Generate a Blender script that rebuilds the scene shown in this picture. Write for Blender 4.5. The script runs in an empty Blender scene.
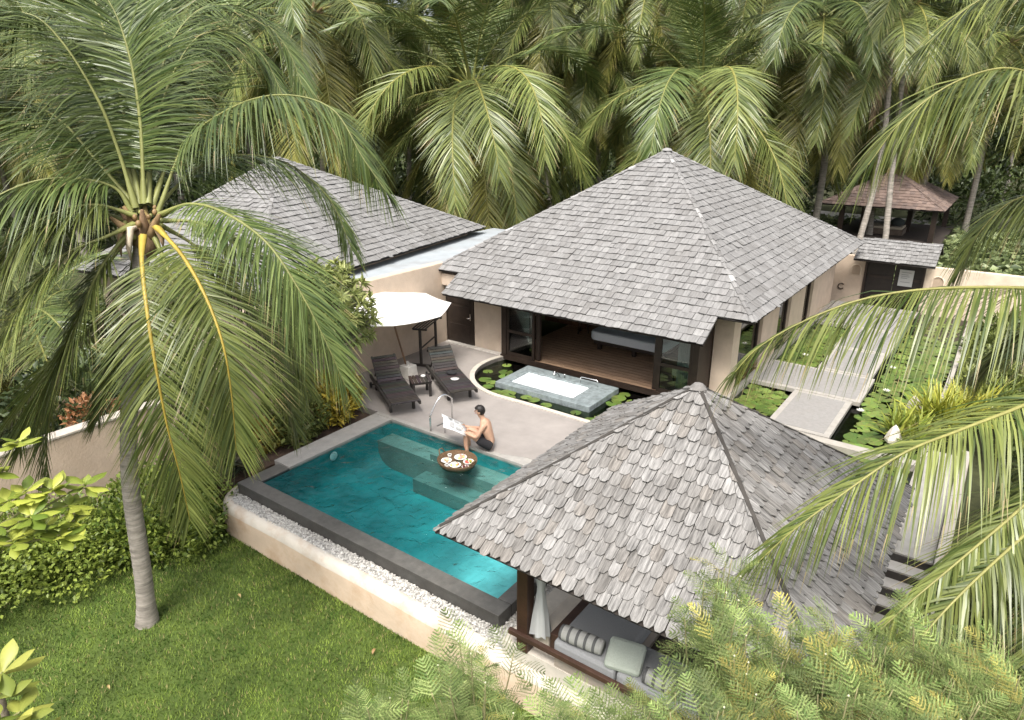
import bpy, bmesh, math, random
import numpy as np
from mathutils import Vector, Matrix, noise
R = math.radians
random.seed(7)
NP = np.random.default_rng(11)
scene = bpy.context.scene
COL = scene.collection

# ------------------------------------------------------------------ camera
CAM_H = 6.5
FPX = 685.0
PITCH = math.atan(248 / FPX)
HEAD = R(36.1)
cd = bpy.data.cameras.new('camera')
cam = bpy.data.objects.new('camera', cd)
COL.objects.link(cam)
cam.location = (0, 0, CAM_H)
cam.rotation_euler = (math.pi / 2 - PITCH, 0, HEAD)
cd.sensor_width = 36
cd.lens = 36 * FPX / 1024
cd.clip_start = 0.05
cd.clip_end = 2000
scene.camera = cam
CP, SP, CT, ST = math.cos(PITCH), math.sin(PITCH), math.cos(HEAD), math.sin(HEAD)

def ray(px, py):
    x = (px - 512) / FPX
    u = (360 - py) / FPX
    f = CP + u * SP
    return Vector((x * CT - f * ST, x * ST + f * CT, -SP + u * CP))

def at(px, py, d):
    return Vector((0, 0, CAM_H)) + ray(px, py) * d

def gnd(px, py, z=0.0):
    d = ray(px, py)
    t = (z - CAM_H) / d.z
    return Vector((d.x * t, d.y * t, z))

# ------------------------------------------------------------------ materials
def _nodes(name):
    m = bpy.data.materials.new(name)
    m.use_nodes = True
    nt = m.node_tree
    b = nt.nodes['Principled BSDF']
    return m, nt, b

def pm(name, rough=.7, nscale=8, namt=.25, bump=.0, bscale=30, stretch=(1, 1, 1), spec=.4, transl=0.0,
       metal=0.0, uv=False, detail=4, second=None, sheen=0.0, objrand=0.0):
    """Procedural material: the 'Col' attribute of the faces, broken up by noise."""
    m, nt, b = _nodes(name)
    N, L = nt.nodes, nt.links
    b.inputs['Roughness'].default_value = rough
    b.inputs['Specular IOR Level'].default_value = spec
    b.inputs['Metallic'].default_value = metal
    a = N.new('ShaderNodeAttribute'); a.attribute_name = 'Col'
    tc = N.new('ShaderNodeTexCoord')
    mp = N.new('ShaderNodeMapping'); mp.inputs['Scale'].default_value = stretch
    L.new(tc.outputs['UV' if uv else 'Object'], mp.inputs['Vector'])
    n = N.new('ShaderNodeTexNoise'); n.inputs['Scale'].default_value = nscale; n.inputs['Detail'].default_value = detail
    n.inputs['Roughness'].default_value = .62
    L.new(mp.outputs[0], n.inputs['Vector'])
    mr = N.new('ShaderNodeMapRange')
    mr.inputs['From Min'].default_value = .28; mr.inputs['From Max'].default_value = .72
    mr.inputs['To Min'].default_value = 1 - namt; mr.inputs['To Max'].default_value = 1 + namt
    L.new(n.outputs['Fac'], mr.inputs['Value'])
    mul = N.new('ShaderNodeVectorMath'); mul.operation = 'SCALE'
    L.new(a.outputs['Color'], mul.inputs[0]); L.new(mr.outputs[0], mul.inputs['Scale'])
    out = mul.outputs[0]
    if second:
        sc, amt, colr = second
        n2 = N.new('ShaderNodeTexNoise'); n2.inputs['Scale'].default_value = sc; n2.inputs['Detail'].default_value = 6
        n2.inputs['Roughness'].default_value = .7
        L.new(tc.outputs['Object'], n2.inputs['Vector'])
        r2 = N.new('ShaderNodeMapRange')
        r2.inputs['From Min'].default_value = .48; r2.inputs['From Max'].default_value = .75
        r2.inputs['To Min'].default_value = 0; r2.inputs['To Max'].default_value = amt
        L.new(n2.outputs['Fac'], r2.inputs['Value'])
        mx = N.new('ShaderNodeMix'); mx.data_type = 'RGBA'
        mx.inputs['B'].default_value = (*colr, 1) if False else (0, 0, 0, 1)
        for s in mx.inputs:
            if s.name == 'B' and s.type == 'RGBA': s.default_value = (*colr, 1)
            if s.name == 'A' and s.type == 'RGBA': L.new(out, s)
        L.new(r2.outputs[0], mx.inputs[0])
        out = [o for o in mx.outputs if o.type == 'RGBA'][0]
    if objrand:
        oi = N.new('ShaderNodeObjectInfo')
        r3 = N.new('ShaderNodeMapRange'); r3.inputs['To Min'].default_value = 1 - objrand; r3.inputs['To Max'].default_value = 1 + objrand
        L.new(oi.outputs['Random'], r3.inputs['Value'])
        m3 = N.new('ShaderNodeVectorMath'); m3.operation = 'SCALE'
        L.new(out, m3.inputs[0]); L.new(r3.outputs[0], m3.inputs['Scale'])
        out = m3.outputs[0]
    L.new(out, b.inputs['Base Color'])
    if bump:
        nb = N.new('ShaderNodeTexNoise'); nb.inputs['Scale'].default_value = bscale; nb.inputs['Detail'].default_value = 5
        L.new(mp.outputs[0], nb.inputs['Vector'])
        bp = N.new('ShaderNodeBump'); bp.inputs['Strength'].default_value = bump; bp.inputs['Distance'].default_value = .02
        L.new(nb.outputs['Fac'], bp.inputs['Height']); L.new(bp.outputs[0], b.inputs['Normal'])
    if transl:
        t = N.new('ShaderNodeBsdfTranslucent'); L.new(out, t.inputs['Color'])
        ms = N.new('ShaderNodeMixShader'); ms.inputs[0].default_value = transl
        L.new(b.outputs[0], ms.inputs[1]); L.new(t.outputs[0], ms.inputs[2])
        L.new(ms.outputs[0], N['Material Output'].inputs['Surface'])
    return m

def water_mat(name, tint, bscale, bstr, rough=.03):
    m, nt, b = _nodes(name)
    N, L = nt.nodes, nt.links
    N.remove(b)
    tr = N.new('ShaderNodeBsdfTransparent'); tr.inputs['Color'].default_value = (*tint, 1)
    gl = N.new('ShaderNodeBsdfGlossy'); gl.inputs['Roughness'].default_value = rough
    fr = N.new('ShaderNodeFresnel'); fr.inputs['IOR'].default_value = 1.33
    tc = N.new('ShaderNodeTexCoord')
    mp = N.new('ShaderNodeMapping'); mp.inputs['Scale'].default_value = (1, 1, 1)
    L.new(tc.outputs['Object'], mp.inputs['Vector'])
    n = N.new('ShaderNodeTexNoise'); n.inputs['Scale'].default_value = bscale; n.inputs['Detail'].default_value = 3
    n.inputs['Distortion'].default_value = .6
    L.new(mp.outputs[0], n.inputs['Vector'])
    bp = N.new('ShaderNodeBump'); bp.inputs['Strength'].default_value = bstr; bp.inputs['Distance'].default_value = .12
    L.new(n.outputs['Fac'], bp.inputs['Height'])
    L.new(bp.outputs[0], gl.inputs['Normal']); L.new(bp.outputs[0], fr.inputs['Normal'])
    ms = N.new('ShaderNodeMixShader')
    L.new(fr.outputs[0], ms.inputs[0]); L.new(tr.outputs[0], ms.inputs[1]); L.new(gl.outputs[0], ms.inputs[2])
    L.new(ms.outputs[0], N['Material Output'].inputs['Surface'])
    return m

M = {}
M['shingle'] = pm('weathered_shingle', .8, 2.2, .3, .35, 3, (9, 1, 1), .25, uv=True, second=(.8, .45, (.135, .128, .118)))
M['thatch'] = pm('sala_shingle', .85, 3.2, .62, .7, 4, (12, 1, 1), .2, uv=True, second=(1.7, .35, (.135, .122, .108)))
M['roofdeck'] = pm('roof_boarding', .85, 6, .3)
M['plaster'] = pm('lime_plaster', .9, 2.5, .1, .3, 22, second=(1.7, .42, (.40, .29, .20)))
M['stainplaster'] = pm('stained_plaster', .9, 2.5, .1, .3, 18, second=(1.6, .75, (.40, .25, .14)))
M['whitestone'] = pm('pale_stone', .85, 5, .12, .2, 40, second=(3.0, .35, (.42, .38, .32)))
M['concrete'] = pm('deck_concrete', .7, 1.7, .13, .15, 60, second=(.9, .5, (.215, .195, .18)))
M['path'] = pm('path_slab', .85, 14, .12, .3, 120, second=(2.5, .35, (.26, .24, .22)))
M['darkwood'] = pm('dark_wood', .5, 4, .35, .15, 30, (1, 1, 1), .4)
M['slatwood'] = pm('grey_brown_wood', .62, 6, .35, .2, 40, (1, 1, 1), .35)
M['floorwood'] = pm('floor_boards', .38, 2.0, .3, .05, 20, (1, 7, 1), .5, second=(5, .3, (.12, .06, .03)))
M['pooltile'] = pm('pool_tile', .5, 1.1, .4, .1, 30, second=(.7, .55, (.008, .11, .13)))
M['poolstep'] = pm('pool_step', .6, 1.6, .2, .1, 30, second=(2.2, .4, (.10, .15, .135)))
M['darkstone'] = pm('dark_stone_coping', .36, 7, .25, .15, 60, second=(3, .4, (.10, .105, .10)))
M['bluestone'] = pm('blue_grey_stone', .35, 9, .4, .1, 50, second=(6, .5, (.22, .27, .28)))
M['fabric'] = pm('woven_fabric', .95, 60, .08, .15, 160)
M['canvas'] = pm('canvas', .9, 3, .03, .05, 90, transl=.25)
M['metal'] = pm('brushed_steel', .18, 30, .05, metal=1.0)
M['skin'] = pm('skin', .5, 14, .08, .04, 60)
M['hair'] = pm('hair', .45, 40, .3, .3, 60)
M['paper'] = pm('paper', .9, 40, .02, transl=.15)
M['plain'] = pm('plain_paint', .55, 10, .06)
M['food'] = pm('food', .45, 30, .15, .2, 40)
M['wicker'] = pm('wicker', .8, 40, .35, .6, 80)
M['soil'] = pm('soil', .95, 5, .4, .5, 20)
M['lawnbase'] = pm('lawn_base', .95, 1.2, .35, .4, 30)
M['grass'] = pm('grass_blade', .6, .9, .32, transl=.3, spec=.25)
M['frond'] = pm('palm_leaflet', .36, 1.4, .2, spec=.5, transl=.11, objrand=.16)
M['rachis'] = pm('palm_rib', .5, 6, .2, spec=.4)
M['trunk'] = pm('palm_bark', .9, 3, .45, .8, 14, (1, 1, 7), .2, second=(2.6, .6, (.13, .115, .09)))
M['fibre'] = pm('palm_fibre', .95, 10, .4, .6, 30, (1, 1, .3), .1)
M['leaf'] = pm('shrub_leaf', .45, 3, .15, spec=.45, transl=.2)
M['feather'] = pm('feathery_leaf', .6, 2.5, .2, spec=.3, transl=.2)
M['bark'] = pm('bark', .9, 8, .35, .5, 30)
M['pad'] = pm('lily_pad', .4, 6, .25, .1, 30, spec=.5, objrand=.3)
M['petal'] = pm('petal', .6, 4, .05, transl=.2)
M['pebble'] = pm('pebble', .7, 20, .15, spec=.4)
M['clay'] = pm('clay_shingle', .85, 4, .25, .3, 20, second=(1.5, .3, (.17, .12, .10)))
M['poolwater'] = water_mat('pool_water', (.70, .94, .94), 3.8, .9, .015)
M['pondwater'] = water_mat('pond_water', (.35, .42, .30), 2.0, .05)
M['foam'] = pm('foamy_water', .25, 9, .08, .3, 16, second=(7, .35, (.62, .72, .75)))

def glass_mat():
    m, nt, b = _nodes('window_glass')
    N, L = nt.nodes, nt.links
    N.remove(b)
    tr = N.new('ShaderNodeBsdfTransparent'); tr.inputs['Color'].default_value = (.78, .86, .84, 1)
    gl = N.new('ShaderNodeBsdfGlossy'); gl.inputs['Roughness'].default_value = .03
    fr = N.new('ShaderNodeFresnel'); fr.inputs['IOR'].default_value = 1.6
    ms = N.new('ShaderNodeMixShader')
    L.new(fr.outputs[0], ms.inputs[0]); L.new(tr.outputs[0], ms.inputs[1]); L.new(gl.outputs[0], ms.inputs[2])
    L.new(ms.outputs[0], N['Material Output'].inputs['Surface'])
    return m
M['glass'] = glass_mat()

# ------------------------------------------------------------------ mesh building
def tag(o, label=None, cat=None, group=None, kind=None):
    if label: o['label'] = label
    if cat: o['category'] = cat
    if group: o['group'] = group
    if kind: o['kind'] = kind
    return o

def thing(name, loc, label, cat, group=None, rz=0):
    o = bpy.data.objects.new(name, None)
    COL.objects.link(o)
    o.location = loc
    o.rotation_euler = (0, 0, rz)
    o.empty_display_size = .2
    return tag(o, label, cat, group)

def link(name, me, mat, parent=None, local=False):
    """Link mesh data; coordinates are world unless local, a parent is only an offset."""
    o = bpy.data.objects.new(name, me)
    COL.objects.link(o)
    if mat is not None and len(me.materials) == 0:
        for m in (mat if isinstance(mat, (list, tuple)) else [mat]):
            me.materials.append(m)
    if parent is not None:
        o.parent = parent
        if not local:
            w = Matrix.Identity(4)
            p = parent
            while p is not None:
                w = Matrix.LocRotScale(p.location, p.rotation_euler, p.scale) @ w if p.parent is None or True else w
                p = p.parent
            o.matrix_local = w.inverted()
    return o

class MB:
    def __init__(s):
        s.v = []; s.f = []; s.c = []; s.uv = []; s.mi = []; s.sm = []
    def add(s, verts, faces, col=(.5, .5, .5), uvs=None, mi=0, smooth=False):
        b = len(s.v)
        s.v.extend([tuple(p) for p in verts])
        for k, f in enumerate(faces):
            s.f.append([b + i for i in f])
            s.c.append(col[k] if isinstance(col, list) else col)
            s.uv.append([uvs[i] for i in f] if uvs else [(0.0, 0.0)] * len(f))
            s.mi.append(mi); s.sm.append(smooth)
        return s
    def box(s, c, size, col=(.5, .5, .5), rot=None, mi=0, taper=1.0):
        hx, hy, hz = size[0] / 2, size[1] / 2, size[2] / 2
        P = []
        for z, t in ((-hz, 1), (hz, taper)):
            for x, y in ((-hx, -hy), (hx, -hy), (hx, hy), (-hx, hy)):
                q = Vector((x * t, y * t, z))
                if rot is not None: q = rot @ q
                P.append(q + Vector(c))
        return s.add(P, [(3, 2, 1, 0), (4, 5, 6, 7), (0, 1, 5, 4), (1, 2, 6, 5), (2, 3, 7, 6), (3, 0, 4, 7)], col, mi=mi)
    def bb(s, x0, x1, y0, y1, z0, z1, col=(.5, .5, .5), mi=0):
        return s.box(((x0 + x1) / 2, (y0 + y1) / 2, (z0 + z1) / 2), (x1 - x0, y1 - y0, z1 - z0), col, mi=mi)
    def bar(s, a, b, w, h, col=(.5, .5, .5), up=(0, 0, 1)):
        a, b = Vector(a), Vector(b)
        t = (b - a); l = t.length; t = t / l
        u = Vector(up)
        if abs(t.dot(u)) > .98: u = Vector((1, 0, 0))
        sd = t.cross(u).normalized(); u = sd.cross(t)
        rot = Matrix((t, sd, u)).transposed()
        return s.box((a + b) / 2, (l, w, h), col, rot)
    def tube(s, pts, rad, n=8, col=(.5, .5, .5), cap=True, smooth=True):
        pts = [Vector(p) for p in pts]
        if not isinstance(rad, (list, tuple)): rad = [rad] * len(pts)
        V = []; prev = None
        for i, p in enumerate(pts):
            t = (pts[min(i + 1, len(pts) - 1)] - pts[max(i - 1, 0)]).normalized()
            if prev is None:
                u = t.cross(Vector((0, 0, 1)) if abs(t.z) < .9 else Vector((1, 0, 0))).normalized()
            else:
                u = (prev - t * prev.dot(t)).normalized()
            prev = u
            w = t.cross(u)
            for k in range(n):
                a = 2 * math.pi * k / n
                V.append(p + (u * math.cos(a) + w * math.sin(a)) * rad[i])
        F = []
        for i in range(len(pts) - 1):
            for k in range(n):
                F.append((i * n + k, i * n + (k + 1) % n, (i + 1) * n + (k + 1) % n, (i + 1) * n + k))
        if cap:
            F.append(tuple(range(n))[::-1]); F.append(tuple((len(pts) - 1) * n + k for k in range(n)))
        return s.add(V, F, col, smooth=smooth)
    def lathe(s, c, prof, n=24, col=(.5, .5, .5), smooth=True, sx=1, sy=1):
        V = []; c = Vector(c)
        for r, z in prof:
            for k in range(n):
                a = 2 * math.pi * k / n
                V.append(c + Vector((r * sx * math.cos(a), r * sy * math.sin(a), z)))
        F = []
        for i in range(len(prof) - 1):
            for k in range(n):
                F.append((i * n + k, i * n + (k + 1) % n, (i + 1) * n + (k + 1) % n, (i + 1) * n + k))
        if prof[0][0] > 1e-4: F.append(tuple(range(n))[::-1])
        if prof[-1][0] > 1e-4: F.append(tuple((len(prof) - 1) * n + k for k in range(n)))
        return s.add(V, F, col, smooth=smooth)
    def prism(s, poly, z0, z1, col=(.5, .5, .5)):
        n = len(poly)
        V = [(x, y, z0) for x, y in poly] + [(x, y, z1) for x, y in poly]
        F = [tuple(range(n))[::-1], tuple(range(n, 2 * n))] + [(i, (i + 1) % n, n + (i + 1) % n, n + i) for i in range(n)]
        return s.add(V, F, col)
    def blob(s, c, r, col, seed=0, n=10, sub=None):
        rx, ry, rz = r if isinstance(r, (list, tuple)) else (r, r, r)
        prof = []
        V = []; c = Vector(c); m = 6
        for i in range(m + 1):
            ph = math.pi * i / m
            for k in range(n):
                a = 2 * math.pi * k / n
                d = Vector((math.sin(ph) * math.cos(a), math.sin(ph) * math.sin(a), -math.cos(ph)))
                j = 1 + .12 * noise.noise(d * 1.7 + Vector((seed * 3.1, seed, 0)))
                V.append(c + Vector((d.x * rx, d.y * ry, d.z * rz)) * j)
        F = []
        for i in range(m):
            for k in range(n):
                F.append((i * n + k, i * n + (k + 1) % n, (i + 1) * n + (k + 1) % n, (i + 1) * n + k))
        return s.add(V, F, col, smooth=True)
    def mesh(s, name):
        me = bpy.data.meshes.new(name)
        nv, nf = len(s.v), len(s.f)
        me.vertices.add(nv)
        me.vertices.foreach_set('co', np.array(s.v, dtype=np.float32).ravel())
        lens = np.array([len(f) for f in s.f], dtype=np.int32)
        starts = np.concatenate(([0], np.cumsum(lens)[:-1])).astype(np.int32)
        flat = np.array([i for f in s.f for i in f], dtype=np.int32)
        me.loops.add(len(flat))
        me.loops.foreach_set('vertex_index', flat)
        me.polygons.add(nf)
        me.polygons.foreach_set('loop_start', starts)
        me.polygons.foreach_set('loop_total', lens)
        me.polygons.foreach_set('material_index', np.array(s.mi, dtype=np.int32))
        me.polygons.foreach_set('use_smooth', np.array(s.sm, dtype=bool))
        ca = me.color_attributes.new('Col', 'FLOAT_COLOR', 'CORNER')
        c = np.ones((len(flat), 4), dtype=np.float32)
        c[:, :3] = np.repeat(np.array(s.c, dtype=np.float32), lens, axis=0)
        ca.data.foreach_set('color', c.ravel())
        uvl = me.uv_layers.new(name='UVMap')
        uvl.data.foreach_set('uv', np.array([q for u in s.uv for q in u], dtype=np.float32).ravel())
        me.update(); me.validate()
        return me
    def build(s, name, mat, parent=None, local=False, bevel=0):
        o = link(name, s.mesh(name), mat, parent, local)
        if bevel:
            bv = o.modifiers.new('bevel', 'BEVEL'); bv.width = bevel; bv.segments = 2; bv.limit_method = 'ANGLE'
        return o

def np_mesh(name, V, F, C, smooth=False):
    """V (n,3), F (m,k) with equal-sided faces, C (m,3)."""
    me = bpy.data.meshes.new(name)
    m, k = F.shape
    me.vertices.add(len(V)); me.vertices.foreach_set('co', V.astype(np.float32).ravel())
    me.loops.add(m * k); me.loops.foreach_set('vertex_index', F.astype(np.int32).ravel())
    me.polygons.add(m)
    me.polygons.foreach_set('loop_start', (np.arange(m) * k).astype(np.int32))
    me.polygons.foreach_set('loop_total', np.full(m, k, dtype=np.int32))
    ca = me.color_attributes.new('Col', 'FLOAT_COLOR', 'CORNER')
    c = np.ones((m * k, 4), dtype=np.float32); c[:, :3] = np.repeat(C.astype(np.float32), k, axis=0)
    ca.data.foreach_set('color', c.ravel())
    me.update(); me.validate()
    return me

def leaf_cloud(name, P, D, L, W, C):
    """pointed leaves: P base (n,3), D direction (n,3), L length (n), W half width (n), C colour (n,3)."""
    n = len(P)
    D = D / np.linalg.norm(D, axis=1, keepdims=True)
    rnd = NP.normal(size=(n, 3)) * .45 + np.array([0, 0, 1.0])
    S = np.cross(D, rnd); S /= (np.linalg.norm(S, axis=1, keepdims=True) + 1e-6)
    Nn = np.cross(S, D)
    L = L[:, None]; W = W[:, None]
    V = np.stack([P, P + D * L * .45 + S * W + Nn * W * .3, P + D * L - Nn * L * .12, P + D * L * .45 - S * W + Nn * W * .3], axis=1).reshape(-1, 3)
    F = np.arange(4 * n).reshape(n, 4)
    F1 = np.stack([F[:, 0], F[:, 1], F[:, 2]], 1); F2 = np.stack([F[:, 0], F[:, 2], F[:, 3]], 1)
    return np_mesh(name, V, np.concatenate([F1, F2]), np.concatenate([C, C]))

def lerpcol(a, b, t):
    a = np.array(a); b = np.array(b)
    return a[None, :] * (1 - t[:, None]) + b[None, :] * t[:, None]

def lump_leaves(name, lumps, n, l, w, ca, cb, up=.4, inner=.55, hang=0):
    lumps = np.array(lumps)           # x y z rx ry rz
    vol = (lumps[:, 3] * lumps[:, 4] + lumps[:, 3] * lumps[:, 5])
    idx = NP.choice(len(lumps), n, p=vol / vol.sum())
    d = NP.normal(size=(n, 3)); d /= np.linalg.norm(d, axis=1, keepdims=True)
    r = inner + (1.05 - inner) * NP.random(n) ** .6
    P = lumps[idx, :3] + d * r[:, None] * lumps[idx, 3:6]
    D = d * .8 + NP.normal(size=(n, 3)) * .6 + np.array([0, 0, up - hang])
    s = .6 + .8 * NP.random(n)
    t = np.clip(NP.random(n) * .8 + .35 * (NP.random(len(lumps))[idx] - .5) + .1, 0, 1)
    return leaf_cloud(name, P, D, l * s, w * s, lerpcol(ca, cb, t))

# ------------------------------------------------------------------ light and air
w = bpy.data.worlds.new('World'); scene.world = w; w.use_nodes = True
nt = w.node_tree
sky = nt.nodes.new('ShaderNodeTexSky'); sky.sky_type = 'NISHITA'; sky.sun_disc = False
SUN_EL, SUN_AZ = R(60), R(158)       # azimuth measured clockwise from +Y
sky.sun_elevation = SUN_EL; sky.sun_rotation = SUN_AZ
sky.air_density = 1.0; sky.dust_density = 6.0; sky.ozone_density = .6
hs = nt.nodes.new('ShaderNodeHueSaturation'); hs.inputs['Saturation'].default_value = .35
nt.links.new(sky.outputs[0], hs.inputs['Color'])
bg = nt.nodes['Background']; bg.inputs['Strength'].default_value = .132
nt.links.new(hs.outputs[0], bg.inputs['Color'])
sl = bpy.data.lights.new('sun', 'SUN'); sl.energy = 1.75; sl.angle = R(20); sl.color = (1, .955, .88)
so = bpy.data.objects.new('sun', sl); COL.objects.link(so)
sd = Vector((math.sin(SUN_AZ) * math.cos(SUN_EL), math.cos(SUN_AZ) * math.cos(SUN_EL), math.sin(SUN_EL)))
so.rotation_euler = sd.to_track_quat('Z', 'Y').to_euler()
so.location = sd * 60
vs = scene.view_settings
vs.view_transform = 'Standard'; vs.look = 'None'; vs.gamma = 1; vs.use_curve_mapping = False
vs.exposure = 1.1
cy = scene.cycles
cy.use_denoising = True
cy.max_bounces = 8; cy.diffuse_bounces = 3; cy.glossy_bounces = 3; cy.transparent_max_bounces = 16
cy.caustics_reflective = False; cy.caustics_refractive = False

# ------------------------------------------------------------------ colours
CREAM = (.54, .435, .34); CREAM2 = (.56, .465, .375)
DWOOD = (.028, .018, .013); SLAT = (.035, .030, .027)
GREY = (.40, .365, .34)

# ------------------------------------------------------------------ the setting
LZ = -.84
g = MB(); g.add([(-400, -300, -.95), (400, -300, -.95), (400, 500, -.95), (-400, 500, -.95)], [(0, 1, 2, 3)], (.05, .055, .022))
tag(g.build('ground', M['soil']), kind='structure')
g = MB(); g.add([(-13.1, -14, LZ), (1.5, -14, LZ), (1.5, 5.72, LZ), (-11.0, 5.72, LZ), (-11.0, 9.8, LZ), (-13.1, 9.8, LZ)], [(0, 1, 2, 3, 4, 5)], (.06, .09, .015))
tag(g.build('lawn', M['lawnbase']), kind='structure')
# yard beyond the villa, a little below the terrace
g = MB(); g.add([(-60, 27.5, -.12), (60, 27.5, -.12), (60, 120, -.12), (-60, 120, -.12)], [(0, 1, 2, 3)], (.045, .05, .022))
tag(g.build('back_garden', M['soil']), kind='structure')
g = MB()
for i in range(10):
    x0, x1 = -26 + i * 2.2, -26 + (i + 1) * 2.2
    f = lambda x: 49.5 - .12 * (x + 6) + .8 * math.sin(x * .2)
    g.add([(x0, f(x0), -.1), (x1, f(x1), -.1), (x1, f(x1) + 3.4, -.1), (x0, f(x0) + 3.4, -.1)], [(0, 1, 2, 3)], (.42, .40, .37))
tag(g.build('garden_path', M['concrete']), kind='structure')

# terrace: one solid with the notch of the lily pond and the pool left open
def arc(cx, cy, rx, ry, a0, a1, n):
    return [(cx + rx * math.cos(R(a0 + (a1 - a0) * i / n)), cy + ry * math.sin(R(a0 + (a1 - a0) * i / n))) for i in range(n + 1)]
pond_edge = arc(-9.3, 14.0, 1.72, 1.72, 150, 268, 14)          # left round end of the pond
pond_edge = [(-11.05, 14.84)] + pond_edge + [(-8.3, 12.3), (-6.5, 12.27), (-4.9, 12.24)]
COPE_Y = 9.86
poly = [(-13.2, COPE_Y), (-10.86, COPE_Y), (-7.55, COPE_Y), (-6.95, 10.05), (-4.6, 10.05), (-4.6, 6.9), (-4.35, 6.9), (-4.35, 10.6), (-4.9, 10.7)]
poly = [(-13.2, COPE_Y), (-7.5, COPE_Y), (-6.95, 10.05), (-3.75, 10.05), (-3.75, 12.24)] + pond_edge[::-1] + [(-11.05, 14.82), (-13.2, 14.82)]
g = MB(); g.prism(poly, -.6, 0, (.285, .258, .238))
tag(g.build('terrace', M['concrete']), kind='structure')
g = MB(); g.prism([(-4.35, 5.75), (-.55, 5.75), (-.55, 10.02), (-4.35, 10.02)], -1.2, -.01, (.52, .475, .41))
g.prism([(-.54, 10.9), (.02, 10.9), (.02, 15.2), (-.54, 15.2)], -.8, 0, (.33, .315, .285))
tag(g.build('sala_platform', M['whitestone']), kind='structure')
# pale kerbs
g = MB()
def ribbon(mb, pts, wd, z0, z1, col, side=1):
    pts = [Vector((p[0], p[1], 0)) for p in pts]
    off = []
    for i, p in enumerate(pts):
        t = (pts[min(i + 1, len(pts) - 1)] - pts[max(i - 1, 0)]).normalized()
        off.append(p + Vector((-t.y, t.x, 0)) * wd * side)
    for i in range(len(pts) - 1):
        mb.prism([(q.x, q.y) for q in ((pts[i], pts[i + 1], off[i + 1], off[i]) if side > 0 else (pts[i + 1], pts[i], off[i], off[i + 1]))], z0, z1, col)
ribbon(g, pond_edge[:-1], .13, -.3, .025, (.47, .43, .37), -1)
tag(g.build('pond_kerb', M['whitestone']), kind='structure')
g = MB(); g.add([(-11.0, 12.25, -.09), (-3.8, 12.25, -.09), (-3.8, 14.84, -.09), (-11.0, 14.84, -.09)], [(0, 1, 2, 3)])
tag(g.build('pond_water', M['pondwater']), kind='structure')
g = MB(); g.add([(-11.1, 12.2, -.45), (-3.8, 12.2, -.45), (-3.8, 14.9, -.45), (-11.1, 14.9, -.45)], [(0, 1, 2, 3)], (.02, .025, .018))
tag(g.build('pond_bed', M['soil']), kind='structure')

# ------------------------------------------------------------------ pool
pool = thing('swimming_pool', (-7.6, 7.9, 0), 'dark stone swimming pool with turquoise water below the pale terrace', 'pool')
PX0, PX1, PY0, PY1 = -10.46, -4.9, 6.37, 9.74
TEAL = (.022, .265, .28); TEAL_D = (.06, .115, .11)
g = MB()
PX0i, PX1i, PY0i, PY1i = PX0 + .004, PX1 - .004, PY0 + .004, PY1 - .004

def basin_ring(inset, z): return [(PX0i + inset, PY0i + inset, z), (PX1i - inset, PY0i + inset, z), (PX1i - inset, PY1i - inset, z), (PX0i + inset, PY1i - inset, z)]
V = []; rings = [(0, -.07), (0, -.5), (.03, -.66), (.1, -.79), (.22, -.88), (.42, -.93)]
for ins, z in rings: V += basin_ring(ins, z)
F = [(a * 4 + k, a * 4 + (k + 1) % 4, a * 4 + 4 + (k + 1) % 4, a * 4 + 4 + k) for a in range(len(rings) - 1) for k in range(4)]
F.append(tuple(len(rings) * 4 - 4 + k for k in range(4)))
g.add(V, [f if n_ == len(F) - 1 else f for n_, f in enumerate(F)], TEAL, smooth=True)
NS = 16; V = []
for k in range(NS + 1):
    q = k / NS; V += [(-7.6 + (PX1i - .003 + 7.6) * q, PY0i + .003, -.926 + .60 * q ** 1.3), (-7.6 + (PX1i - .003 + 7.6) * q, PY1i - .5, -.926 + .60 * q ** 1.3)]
# tile colour pales strip by strip: sky reflection painted into the sloping end
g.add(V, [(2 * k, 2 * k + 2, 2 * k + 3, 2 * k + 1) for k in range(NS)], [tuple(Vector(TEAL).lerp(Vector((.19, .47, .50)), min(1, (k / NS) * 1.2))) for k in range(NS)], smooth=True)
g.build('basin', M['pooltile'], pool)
for i, (x0, x1, y0, y1, z) in enumerate([(PX0 + .008, -5.2, 9.28, PY1 - .008, -.34), (-9.0, -5.2, 8.86, 9.275, -.62), (-8.9, -7.9, 9.3, PY1 - .3, -.2)]):
    g = MB(); g.bb(x0, x1, y0, y1, -.925 if i < 2 else -.335, z, (.21, .285, .255) if i != 1 else (.14, .235, .215))
    g.build('step', M['poolstep'], pool)
g = MB()
RC = [(.05, .047, .043), (.105, .10, .09)] + [(.05, .047, .043)] * 4  # top face paler than the sides: wet sky sheen put into the colour
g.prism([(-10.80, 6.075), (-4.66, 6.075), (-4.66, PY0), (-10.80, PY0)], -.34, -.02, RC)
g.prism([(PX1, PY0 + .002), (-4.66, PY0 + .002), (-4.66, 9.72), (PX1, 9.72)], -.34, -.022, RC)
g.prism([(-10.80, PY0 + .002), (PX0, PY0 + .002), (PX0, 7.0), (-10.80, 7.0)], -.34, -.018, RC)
g.build('infinity_edge', M['darkstone'], pool, bevel=.012)
g = MB()
g.prism([(-10.95, 7.004), (PX0, 7.004), (PX0, PY1), (-11.0, PY1)], -.34, .005, (.30, .285, .26))
g.prism([(-11.0, PY1 + .002), (-7.45, PY1 + .002), (-7.45, COPE_Y - .002), (-11.0, COPE_Y - .002)], -.34, .012, (.30, .285, .26))
g.prism([(-7.448, PY1 + .002), (-4.5, PY1 + .002), (-4.5, 10.03), (-6.94, 10.03), (-7.448, COPE_Y - .002)], -.34, .012, (.32, .305, .28))
g.build('coping', M['whitestone'], pool, bevel=.008)
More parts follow.
